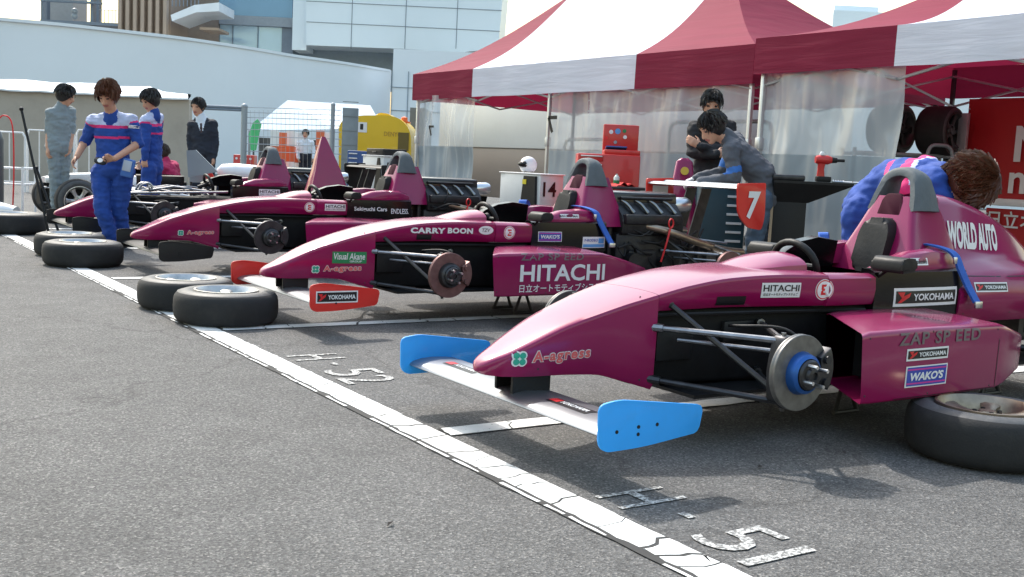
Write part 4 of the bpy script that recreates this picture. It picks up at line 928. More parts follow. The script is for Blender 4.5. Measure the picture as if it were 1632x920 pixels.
def hair(parent, base, P, m, k=1.0, fine=False, length=.06, seed=1, bushy=1.0, fringe=.055, back=.07):
    """a cap of overlapping locks, one mesh"""
    bm = BM(); rnd = random.Random(seed); CAPM = .86 if fine else .80
    o0, rx, ry, rz = P(0, 0, 0), P(1, 0, 0)-P(0, 0, 0), P(0, 1, 0)-P(0, 0, 0), P(0, 0, 1)-P(0, 0, 0)
    secs = []
    # under-cap
    cap = []
    N1, N2 = 20, 9
    for i in range(N2+1):
        th = i/N2*math.pi*CAPM; row = []
        for j in range(N1):
            ph = 2*math.pi*j/N1; fr = max(0, math.sin(ph)); t2 = min(th, (math.pi*CAPM)*(1-(.30 if fine else .52)*fr**1.2))
            b_ = 1+.05*noise.noise(Vector((i*.9, j*.7, seed)))
            x, y, z = .083*bushy*math.sin(t2)*math.cos(ph), -.008+.105*bushy*math.sin(t2)*math.sin(ph), .018+.106*bushy*math.cos(t2)
            row.append(bm.verts.new(P(x*b_, y*b_, z*b_)-base))
        cap.append(row)
    for i in range(N2):
        for j in range(N1):
            q = (cap[i][j], cap[i][(j+1) % N1], cap[i+1][(j+1) % N1], cap[i+1][j]); bm.faces.new(q)
    # locks: flat curved strips from the crown down
    for q in range(1300 if fine else 420):
        ph = rnd.uniform(0, 2*math.pi); fr = math.sin(ph); t0 = rnd.uniform(.02, 2.0 if fine else 1.15); t1 = t0+rnd.uniform(.5, .8)
        tmax = (2.5 if fine else 1.75+back*6) if fr < .2 else 1.62-fringe*10*fr
        if abs(math.cos(ph)) > .75: tmax = min(max(tmax, 1.9), 1.95)
        t1 = min(t1, tmax+rnd.uniform(-.08, .12))
        if t1 <= t0+.1: continue
        w0 = rnd.uniform(.003, .008) if fine else rnd.uniform(.004, .012); lift = rnd.uniform(.99, 1.075); sw = rnd.uniform(-.5, .5); flick = rnd.uniform(0, .22 if fine else .10); A, B = [], []
        for s_ in range(7):
            t = t0+(t1-t0)*s_/6; p_ = ph+sw*(s_/6); L = lift+.05*math.sin(s_/6*math.pi)*.6+flick*(s_/6)**3
            cx_ = .0845*bushy*L*math.sin(t)*math.cos(p_); cy_ = -.008+.107*bushy*L*math.sin(t)*math.sin(p_); cz_ = .018+.108*bushy*L*math.cos(t)
            tx, ty = -math.sin(p_), math.cos(p_); ww = w0*(1-.85*(s_/6)**2.2)*max(.35, math.sin(min(1.57, t)))
            h_ = .004
            A.append((P(cx_-tx*ww, cy_-ty*ww, cz_), P(cx_+tx*ww, cy_+ty*ww, cz_), P(cx_*(1+h_/.08), cy_*(1+h_/.1), cz_*(1+h_/.1))))
        V_ = [[bm.verts.new(p-base) for p in a] for a in A]
        for s_ in range(6):
            a, b_ = V_[s_], V_[s_+1]
            bm.faces.new((a[0], a[2], b_[2], b_[0])); bm.faces.new((a[2], a[1], b_[1], b_[2]))
    o = obj('hair', bm, m, parent, 60); return o
def person(label, D, J, face, colors, hairm, k=1.0, vox=.0085, neckup=None, hairseed=1, pick=None, hands=None, bushy=1.0, fat=1.0, folds=.012, fringe=.055, back=.07, shoes=True, headup=None, lw=1.0, fine=False):
    """J: joint -> (px, py, depth offset); colours: top, legs, hand"""
    def pt(q):
        if isinstance(q, Vector): return q
        if q[1] == 'g': p = gp(q[0], D+q[2]); p.z = .085; return p
        return atd(q[0], q[1], D+q[2])
    j = {n: pt(q) for n, q in J.items()}
    base = Vector((j['pelvis'].x, j['pelvis'].y, 0))
    if 'ankleL' in j: base = (j['ankleL']+j['ankleR'])/2; base.z = 0
    F = Fig(vox); X = k*fat
    lat = (j['shR']-j['shL']).normalized(); plat = (j['hipR']-j['hipL']).normalized()
    chest = (j['shL']+j['shR'])/2; spine = (j['neck']-j['pelvis']).normalized()
    chest = chest-spine*.09*k
    Rc = frame(spine, lat); Rp = frame(spine if 'waist' not in j else (j['waist']-j['pelvis']), plat)
    waist = j.get('waist', j['pelvis'].lerp(chest, .45))
    F.ell(chest, (Rc, (.172*X, .108*X, .14*k)), waist, (Rc, (.150*X, .105*X, .10*k)), 'top')
    F.ell(waist, (Rp, (.150*X, .105*X, .09*k)), j['pelvis'], (Rp, (.170*X, .118*X, .10*k)), 'waist')
    F.ell(chest+spine*.05*k, (Rc, (.16*X, .09*X, .07*k)), j['neck'].lerp(chest, .25), (Rc, (.085*X, .07*X, .04*k)), 'top')
    F.cone(j['neck']-spine*.02, j['head']-((headup or V(0, 0, 1))*.05), .058*k, .055*k, 'skin')
    F.cone(j['neck']-spine*.05*k, j['neck']+(j['head']-j['neck'])*.08, .078*k, .066*k, 'collar')
    for s_ in 'LR': F.cone(j['neck']-spine*.015*k, chest+(j['sh'+s_]-chest)*.72+spine*.045*k, .058*k, .050*k, 'top')
    for s_ in 'LR':
        sh, el, wr = j['sh'+s_], j['el'+s_], j['wr'+s_]
        sleeve = colors.get('sleeve', 1.0)
        F.cone(chest+(sh-chest)*.55+spine*.02, sh, .085*k, .070*k, 'top'); F.cone(sh, el, .068*k, .054*k, 'arm')
        m_ = el.lerp(wr, sleeve)
        if sleeve > .05: F.cone(el, m_, .054*k, .054*k+(.041-.054)*k*sleeve, 'arm')
        if sleeve < .95: F.cone(el.lerp(wr, max(0, sleeve-.05)), wr, .040*k, .028*k, 'skin')
        else: F.cone(el.lerp(wr, .8), wr, .034*k, .028*k, 'hand')
        hd = (hands or {}).get(s_, None); d = (wr-el).normalized()
        if hd != 'none':
            dd, nn, sd_, cl = hd if hd else (d, -lat*(1 if s_ == 'R' else -1), Rc.col[1], .35)
            hand(F, wr, dd, nn, sd_, 'hand', k, cl)
        hp, kn, an = j['hip'+s_], j['kn'+s_], j['ankle'+s_]
        F.cone(hp, kn, .093*X*lw, .070*X*lw, 'legs'); F.cone(kn, an, .070*X*lw, .054*X*lw, 'legs')
        toe = an+(face-UZ*face.dot(UZ)).normalized()*.15*k; toe.z = an.z-.045; heel = V(an.x, an.y, an.z-.04)-(face-UZ*face.z).normalized()*.04
        F.cone(heel, toe, .042*k, .032*k, 'shoe')
    hf = J.get('look') or face
    P = head(F, j['head'], hf, headup or V(0, 0, 1), k)
    me = F.mesh(); n = len(me.vertices); co = np.empty(n*3); me.vertices.foreach_get('co', co); co = co.reshape(-1, 3)
    zc, nm = F.zones(co); no = np.empty(n*3); me.vertices.foreach_get('normal', no); no = no.reshape(-1, 3)
    soft = np.array([x in ('top', 'arm', 'legs', 'waist') for x in nm])[zc]
    for i in np.nonzero(soft)[0]:
        p = Vector(co[i]); w_ = noise.noise(Vector((p.x*9, p.y*9, p.z*17)))+.6*noise.noise(Vector((p.x*22+5, p.y*22, p.z*34))); co[i] += no[i]*folds*w_
    co -= np.array(base); me.vertices.foreach_set('co', co.ravel()); me.update()
    fc = np.empty(len(me.polygons)*3); me.polygons.foreach_get('center', fc); fc = fc.reshape(-1, 3)+np.array(base)
    z, nm = F.zones(fc)
    tbl = {'skin': SKIN, 'eye': EYE, 'brow': hairm, 'lip': LIP, 'top': colors['top'], 'arm': colors.get('arm', colors['top']), 'collar': colors.get('collar', colors['top']), 'waist': colors.get('waist', colors['legs']), 'legs': colors['legs'], 'hand': colors.get('hand', SKIN), 'shoe': SHOE}
    mats = []; idx = []
    rel = {'chest': np.array(chest), 'sp': np.array(spine), 'lat': np.array(lat), 'fr': np.array(Rc.col[1]), 'shL': np.array(j['shL']), 'shR': np.array(j['shR']), 'elL': np.array(j['elL']), 'elR': np.array(j['elR'])}
    names = [nm[i] for i in z]
    over = pick(fc, names, rel) if pick else [None]*len(names)
    for n_, ov in zip(names, over):
        m_ = ov or tbl[n_]
        if m_ not in mats: mats.append(m_)
        idx.append(mats.index(m_))
    # scalp under the hair
    hc, hr, hf_, hu = np.array(P(0, 0, 0)), *[np.array(P(*v)-P(0, 0, 0)) for v in ((1, 0, 0), (0, 1, 0), (0, 0, 1))]
    if hairm not in mats: mats.append(hairm)
    hi = mats.index(hairm); q_ = fc-hc; ff = q_@(hf_/np.linalg.norm(hf_)); uu = q_@(hu/np.linalg.norm(hu)); dd_ = np.linalg.norm(q_, axis=1); lim = -.03 if not fine else .02; low = -.075 if not fine else -.12
    for i in np.nonzero((dd_ < .15*k) & (((ff < lim) & (uu > low)) | ((uu > .06) & (ff < .05))))[0]:
        if names[i] == 'skin': idx[i] = hi
    me.materials.clear()
    for m_ in mats: me.materials.append(m_)
    me.polygons.foreach_set('material_index', idx); me.polygons.foreach_set('use_smooth', [True]*len(idx)); me.update()
    me.name = 'person'; o = bpy.data.objects.new('person', me); COL.objects.link(o); o.location = base
    tag(o, label, 'person'); hair(o, base, P, hairm, k, seed=hairseed, bushy=bushy, fringe=fringe, back=back, fine=fine)
    return o, j, base, P
TOCAM = -FH
def race_pick(C, names, R):
    """pale shoulders and pink bands of the team overalls"""
    h = (C-R['chest'])@R['sp']; out = []
    f = (C-R['chest'])@R['fr']; l = (C-R['chest'])@R['lat']
    for i, n in enumerate(names):
        m = None
        if n in ('top', 'arm', 'collar'):
            tri = h[i]+.10*abs(l[i])
            if n == 'collar': m = None
            elif n == 'top' and h[i] > .05 and abs(l[i]) > .028+.30*(h[i]-.05): m = PALEB
            if n == 'top' and .022 < h[i]-.0*tri < .050: m = PINK
            if n == 'top' and -.075 < h[i] < -.052: m = PINK
            if n == 'arm':
                for s_ in 'LR':
                    d = R['el'+s_]-R['sh'+s_]; t = ((C[i]-R['sh'+s_])@d)/(d@d)
                    if np.linalg.norm(C[i]-R['sh'+s_]-d*t) < .1:
                        if t < .05: m = PALEB
                        elif t < .16: m = PINK
        out.append(m)
    return out
# --- mechanic standing by the tyres, looking down at a gauge in his hand
D1 = (atz(174, 398)-CAM).dot(FH)
J1 = dict(pelvis=(180, 272, 0), hipL=(163, 274, 0), hipR=(197, 272, 0), neck=(178, 182, -.02), head=(172, 153, -.11), shL=(149, 194, 0), shR=(210, 192, .03), elL=(135, 226, .03), elR=(221, 229, .02), wrL=(123, 249, -.10), wrR=(183, 253, -.24),
          knL=(163, 335, -.10), knR=(190, 333, 0.02), ankleL=(180, 'g', -.03), ankleR=(198, 'g', .16))
f1 = (TOCAM+RH*.0).normalized(); hu1 = (UZ*.88+TOCAM*.47).normalized()
p1, j1, b1, _ = person('man in blue overalls with pink bands, walking past the tyres and looking down', D1, {**J1, 'look': (TOCAM*.8-UZ*.5-RH*.05)}, f1, dict(top=BSUIT, legs=BSUIT, waist=BSUIT, sleeve=.05), HBRN, 1.0, .0075, pick=race_pick, hairseed=3, bushy=1.22, fringe=.045,
    hands={'L': ((-RH*.35-UZ*.8+TOCAM*.4), (RH*.6-UZ*.3), (TOCAM), .45), 'R': ((-RH*.9+TOCAM*.25-UZ*.1), (UZ*-.2+TOCAM*.5-RH*.2), (UZ), .75)}, headup=hu1, lw=1.12)
# gauge held in his hand
g = atd(160, 257, D1-.30); bm = BM(); prism(bm, rounded([(-.055, -.03), (.055, -.03), (.055, .03), (-.055, .03)], .025, 4), 'z', -.012, .012, .005)
gt = thing('tyre_gauge', 'small black handheld gauge in the hand of the man by the tyres', 'gauge', g, 0.9)
obj('body', bm, BLACKP, gt, 40); bm = BM(); lathe(bm, [(0, .016), (.024, .016), (.026, .012), (.026, .008)], 20); obj('dial', bm, STW, gt, 40)
gt.rotation_euler = (.9, .2, -.6)
# belt pouch with a card
c = atd(204, 268, D1-.16); pch = thing('belt_pouch', 'blue pouch with a printed card hanging at the hip of the man by the tyres', 'pouch', c, YAW-math.pi/2)
bm = BM(); box(bm, (0, 0, 0), (.115, .04, .17), Matrix.Rotation(.2, 3, 'Y'), .012); obj('pouch', bm, mat('pouch_blue', (.05, .14, .42), .7), pch, 40)
bm = BM(); box(bm, (0, -.024, .02), (.08, .006, .10), Matrix.Rotation(.2, 3, 'Y'), .002); obj('card', bm, mat('card_pale', (.40, .45, .55), .4), pch, 40)
# name patch on his chest
cp = atd(196, 199, D1-.135)
bm = BM(); uv, fs, a = text_polys('NERECTA', .01)
S_ = Surf([p1]); place(bm, uv, fs, atd(188, 203, D1-.3)-b1, RH*.115, UZ*.028, TOCAM, S_, .004); obj('chest_lettering', bm, STW, p1)
# --- second mechanic behind him
D2 = (V(1.61, 9.54, 0)-CAM).dot(FH); L_ = -RH
J2 = dict(pelvis=(243, 268, .05), hipL=(238, 270, -.1), hipR=(246, 268, .1), neck=(246, 180, 0), head=(240, 161, -.03), shL=(232, 193, -.12), shR=(252, 188, .18), elL=(232, 228, -.16), elR=(248, 228, .2), wrL=(231, 252, -.18), wrR=(228, 258, .1), knL=(235, 322, -.08), knR=(244, 322, .1), ankleL=(236, 'g', -.08), ankleR=(246, 'g', .1))
person('man in blue overalls leaning over the far cars, half hidden behind the first mechanic', D2, {**J2, 'look': (L_*.5+TOCAM*.6-UZ*.7)}, (L_*.7+TOCAM*.5).normalized(), dict(top=BSUIT, legs=BSUIT, waist=BSUIT), HBLK, 1.0, .010, pick=race_pick, hairseed=5, bushy=1.1, headup=(UZ+L_*.25+TOCAM*.3).normalized())
# --- grey overalls, short sleeves
D3 = (V(.925, 10.98, 0)-CAM).dot(FH)
J3 = dict(pelvis=(93, 237, 0), hipL=(86, 238, -.04), hipR=(101, 238, .04), neck=(98, 168, 0), head=(104, 153, -.01), shL=(81, 180, -.08), shR=(112, 178, .1), elL=(78, 210, -.05), elR=(114, 210, .1), wrL=(76, 235, -.12), wrR=(112, 234, .02), knL=(88, 292, -.05), knR=(101, 292, .05), ankleL=(88, 'g', -.05), ankleR=(102, 'g', .1))
person('man in pale grey short sleeved overalls, turned away to the right at the far left', D3, {**J3, 'look': (RH*.8+FH*.3-UZ*.5)}, (RH*.85+FH*.2).normalized(), dict(top=GREYO, legs=GREYO, waist=GREYO, sleeve=.05), HBLK, 1.0, .010, hairseed=8, bushy=1.1, headup=(UZ+RH*.3).normalized())
# --- dark suit
D4 = (V(2.75, 11.52, 0)-CAM).dot(FH)
J4 = dict(pelvis=(323, 243, 0), hipL=(313, 244, 0), hipR=(334, 244, 0), neck=(320, 186, 0), head=(316, 171, -.03), shL=(306, 199, 0), shR=(339, 198, .03), elL=(303, 225, .0), elR=(343, 226, .02), wrL=(305, 250, -.06), wrR=(341, 251, -.04), knL=(314, 300, 0), knR=(333, 300, 0), ankleL=(312, 'g', 0), ankleR=(335, 'g', 0))
def suit_pick(C, names, R):
    f = (C-R['chest'])@R['fr']; l = (C-R['chest'])@R['lat']; h = (C-R['chest'])@R['sp']; sgn = 1 if R['fr']@np.array(TOCAM) > 0 else -1
    return [(WHTC if n == 'collar' else (TIE if abs(l[i]) < .016 and h[i] < .10 else WHTC) if n == 'top' and f[i]*sgn > 0 and abs(l[i]) < .012+.30*max(0, h[i]+.02) and h[i] > -.03 else None) for i, n in enumerate(names)]
person('man in a dark suit and white shirt standing in front of the concrete wall end', D4, {**J4, 'look': (TOCAM*.9-RH*.3-UZ*.3)}, (TOCAM-RH*.25).normalized(), dict(top=NAVY, legs=NAVY, waist=NAVY), HBLK, 1.0, .010, pick=suit_pick, hairseed=9, headup=(UZ+TOCAM*.15).normalized())
# --- crouching in a magenta jacket
D5 = 15.0
J5 = dict(pelvis=(272, 300, 0), hipL=(268, 302, -.1), hipR=(275, 300, .12), neck=(264, 256, 0), head=(256, 244, -.02), shL=(257, 267, -.18), shR=(278, 264, .18), elL=(250, 288, -.2), elR=(282, 286, .15), wrL=(240, 296, -.18), wrR=(262, 298, .1), knL=(246, 303, -.12), knR=(250, 303, .14), ankleL=(262, 'g', -.1), ankleR=(268, 'g', .12))
person('man in a magenta jacket crouching between the far cars, head in profile', D5, {**J5, 'look': (-RH*.95-UZ*.15+TOCAM*.2)}, (-RH), dict(top=MAGC, legs=BLKC, waist=MAGC, sleeve=1), HDK, 1.0, .012, hairseed=12)
# --- far man in a white shirt with a lanyard
D6 = (V(9.43, 23.75, 0)-CAM).dot(FH)
J6 = dict(pelvis=(486, 254, 0), hipL=(481, 255, 0), hipR=(491, 255, 0), neck=(487, 222, 0), head=(487, 214, -.03), shL=(477, 228, 0), shR=(497, 228, 0), elL=(474, 241, 0), elR=(500, 241, 0), wrL=(475, 252, -.1), wrR=(499, 252, -.1), knL=(482, 281, 0), knR=(491, 281, 0), ankleL=(481, 'g', 0), ankleR=(492, 'g', 0))
person('small figure in a white shirt with a lanyard, far off by the orange barriers', D6, {**J6, 'look': TOCAM}, TOCAM, dict(top=WHTC, legs=NAVY, waist=NAVY), HBLK, 1.0, .016, hairseed=13)
# --- black jacket, arms folded, beside the marquee wall
D7 = (V(4.80, 3.75, 0)-CAM).dot(FH)
J7 = dict(pelvis=(1128, 298, 0), hipL=(1112, 299, 0), hipR=(1143, 298, 0), neck=(1133, 190, 0), head=(1134, 168, -.04), shL=(1107, 205, -.02), shR=(1163, 203, .04), elL=(1103, 243, -.08), elR=(1166, 244, -.05), wrL=(1140, 246, -.24), wrR=(1116, 234, -.24), knL=(1108, 372, -.03), knR=(1140, 372, 0), ankleL=(1104, 'g', 0), ankleR=(1142, 'g', .05))
person('man in a black jacket and jeans with folded arms, beside the plastic marquee wall', D7, {**J7, 'look': (TOCAM*.8-RH*.1-UZ*.85)}, (TOCAM-RH*.25).normalized(), dict(top=BLKC, legs=JEANS, waist=BLKC), HBLK, 1.0, .0085, hairseed=15, headup=(UZ+TOCAM*.3).normalized(), bushy=1.06,
    hands={'L': ((RH*.9+UZ*.1), (-TOCAM), (UZ), .3), 'R': ((-RH*.8+UZ*.45+TOCAM*.1), (-TOCAM), (UZ), .3)})
# --- charcoal top, leaning on the rear wing
D8 = (V(4.50, 2.72, 0)-CAM).dot(FH)
def knit_pick(C, names, R):
    out = []
    for i, n in enumerate(names):
        m = None
        if n == 'arm':
            for s_ in 'LR':
                d = R['el'+s_]-R['sh'+s_]; t = ((C[i]-R['sh'+s_])@d)/(d@d)
                if np.linalg.norm(C[i]-R['sh'+s_]-d*t) < .1 and .62 < t < .84: m = BLUEL
        if n == 'collar': m = None
        out.append(m)
    return out
J8 = dict(pelvis=(1222, 314, .05), waist=(1214, 278, .03), hipL=(1214, 318, -.1), hipR=(1226, 316, .12), neck=(1158, 217, 0), head=(1136, 204, -.04), shL=(1164, 240, -.16), shR=(1172, 222, .18), elL=(1172, 284, -.20), elR=(1152, 276, .2), wrL=(1117, 290, -.22), wrR=(1110, 284, .15), knL=(1202, 388, -.10), knR=(1222, 386, .12), ankleL=(1212, 'g', -.08), ankleR=(1236, 'g', .12))
person('man in a charcoal top and white gloves leaning on the red number 7 wing', D8, {**J8, 'look': (-RH*.75+TOCAM*.25-UZ*.65)}, (-RH).normalized(), dict(top=DGREY, legs=JEANS, waist=DGREY, hand=GLOVE, sleeve=1), HBLK, 1.0, .008, pick=knit_pick, hairseed=17, headup=(UZ*.8-RH*.45+TOCAM*.2).normalized(), bushy=1.05,
    hands={'L': ((-RH*.9-UZ*.35), (-UZ), (TOCAM), .5), 'R': ((-RH*.9-UZ*.35), (-UZ), (-TOCAM), .5)})
# --- blue overalls, bent double over the nearest car
D9 = 5.75
J9 = dict(pelvis=(1378, 330, .15), waist=(1418, 287, .08), hipL=(1370, 338, .02), hipR=(1380, 328, .28), neck=(1498, 276, -.20), head=(1542, 292, -.38), shL=(1488, 290, -.36), shR=(1478, 268, .04), elL=(1510, 360, -.42), elR=(1500, 352, .05), wrL=(1570, 400, -.50), wrR=(1560, 390, -.05), knL=(1358, 455, .05), knR=(1372, 452, .3), ankleL=(1350, 'g', .12), ankleR=(1370, 'g', .34))
def bend_pick(C, names, R):
    h = (C-R['chest'])@R['sp']; out = []
    for i, n in enumerate(names):
        m = None
        if n == 'top':
            if -.005 < h[i] < .05: m = PINK
            elif .05 <= h[i] < .075: m = PALEB
            elif -.10 < h[i] < -.075: m = PINK
        out.append(m)
    return out
person('man in blue overalls with brown hair, bent over behind the nearest car', D9, {**J9, 'look': (RH*.35-UZ*.85+TOCAM*.25)}, (RH).normalized(), dict(top=BSUIT, legs=BSUIT, waist=BSUIT), HBRN, 1.0, .0085, pick=bend_pick, hairseed=21, headup=(RH*.80+UZ*.30+TOCAM*.45).normalized(), bushy=1.13, back=.12, fringe=-.05, fine=True)
# ================================================================== wheels lying on the ground
RIMS = mat('rim_silver', (.50, .49, .47), .32, .9, .2, 14, dirt=.35, dirtcol=(.14, .12, .10)); RIMB = mat('rim_bronze', (.30, .24, .18), .35, .9, .25, 14, dirt=.35, dirtcol=(.10, .08, .06))
TREAD = RUBBER
def wheel(label, loc, R, w, rimm, mtx=None, spokes=6, rz=0.0, group='racing wheels laid flat on the ground'):
    """racing wheel, axis along local z, outer face at z = w"""
    t = thing('wheel', label, 'wheel', loc, rz, group); mt = mtx or Matrix.Identity(4); rr = .172
    bm = BM(); h = w
    prof = [(rr+.006, .012), (rr+.035, .0), (R*.80, -.0), (R*.93, .012), (R*.985, .035), (R, .06), (R+.002, h*.5), (R, h-.06), (R*.985, h-.035), (R*.93, h-.012), (R*.80, h), (rr+.035, h-.001), (rr+.006, h-.012), (rr+.003, h*.5)]
    lathe(bm, prof, 72, mt, True)
    ty = obj('tyre', bm, TREAD, t, 50, [SIDEW])
    for p in ty.data.polygons:
        q = mt.inverted() @ p.center; r_ = math.hypot(q.x, q.y)
        if r_ < R*.955: p.material_index = 1
    bm = BM(); prof = [(rr, .004), (rr+.010, .0), (rr+.012, .012), (rr, .02), (rr-.012, .05), (rr-.022, .09), (rr-.022, h-.07), (rr-.010, h-.03), (rr-.002, h-.014), (rr+.012, h-.008), (rr+.012, h+.002), (rr+.004, h+.003), (rr-.006, h-.010), (rr-.016, h-.03), (rr-.030, h-.07), (rr-.030, .08), (rr-.012, .01)]
    lathe(bm, prof, 64, mt, True); rim = obj('rim', bm, rimm, t, 40)
    bm = BM(); zc = h-.05
    lathe(bm, [(.0, zc+.028), (.030, zc+.028), (.034, zc+.02), (.062, zc+.016), (.070, zc), (.066, zc-.03), (.0, zc-.03)], 36, mt); obj('hub_centre', bm, rimm, rim, 40)
    for k in range(spokes):
        a = 2*math.pi*k/spokes; bm = BM(); secs = []
        for r_, hw, z_, th in ((.052, .022, zc+.012, .02), (.085, .020, zc+.010, .018), (.125, .024, zc+.016, .016), (.156, .038, zc+.024, .016)):
            c, s_ = math.cos(a), math.sin(a)
            secs.append([mt @ V(r_*c-u*s_, r_*s_+u*c, z_+v) for u, v in ((-hw, -th), (hw, -th), (hw, 0), (hw*.5, .006), (-hw*.5, .006), (-hw, 0))])
        loft(bm, secs); obj('spoke', bm, rimm, rim, 40)
    for k in range(4):
        a = .4+k*math.pi/2; bm = BM(); lathe(bm, [(.0065, zc+.030), (.0085, zc+.030), (.0085, zc+.015), (.0065, zc+.015)], 10, mt @ Matrix.Translation((.045*math.cos(a), .045*math.sin(a), .0)), True); obj('stud_hole', bm, DARKSTEEL, rim)
    bm = BM(); lathe(bm, [(0, .05), (rr-.035, .05)], 32, mt); obj('dark_inside', bm, mat('wheel_inside', (.02, .02, .02), .8), rim)
    return t
def at_ground(px, py): p = atz(px, py); return (p.x, p.y, .001)
wheel('near wheel lying on its side at the right edge beside the WORLD AUTO car', at_ground(1566, 727), .282, .195, RIMB, rz=.5)
wheel('front one of the two wheels lying in front of the red winged car', at_ground(360, 513), .297, .19, RIMS, rz=.2)
wheel('rear one of the two wheels lying in front of the red winged car', at_ground(296, 490), .292, .19, RIMS, rz=.9)
wheel('front one of the two wheels lying by the walking mechanic', at_ground(132.5, 422.5), .315, .20, RIMS, rz=.6)
wheel('rear one of the two wheels lying by the walking mechanic', at_ground(112, 407), .30, .20, RIMS, rz=.1)
wheel('far wheel lying flat at the left edge by a white body panel', at_ground(14, 371), .38, .22, RIMS, rz=.3)
# car stands under every car
for P_, nm in ((c1, 'nearest car'), (c2, 'red winged car'), (c3, 'black winged car'), (c4, 'car with bare chassis'), (c5, 'white car')):
    L0 = P_['root'].location
    for lx, where in ((1.80, 'middle'), (2.85, 'rear')):
        t = thing('car_stand', 'low dark trestle holding up the %s of the %s' % (where, nm), 'stand', (L0.x+lx, L0.y, 0), 0, 'trestles under the cars')
        bm = BM(); box2(bm, (-.025, -.15, .15), (.025, .15, .184), .004); obj('top_bar', bm, mat('stand_dark', (.02, .02, .022), .5, 0, .2), t, 40)
        for s in (-1, 1):
            bm = BM(); tube(bm, [V(-.07, s*.13, .012), V(-.01, s*.12, .16)], .010, 8); tube(bm, [V(.07, s*.13, .012), V(.01, s*.12, .16)], .010, 8); tube(bm, [V(-.08, s*.13, .012), V(.08, s*.13, .012)], .010, 8); obj('leg', bm, MATS['stand_dark'], t, 40)

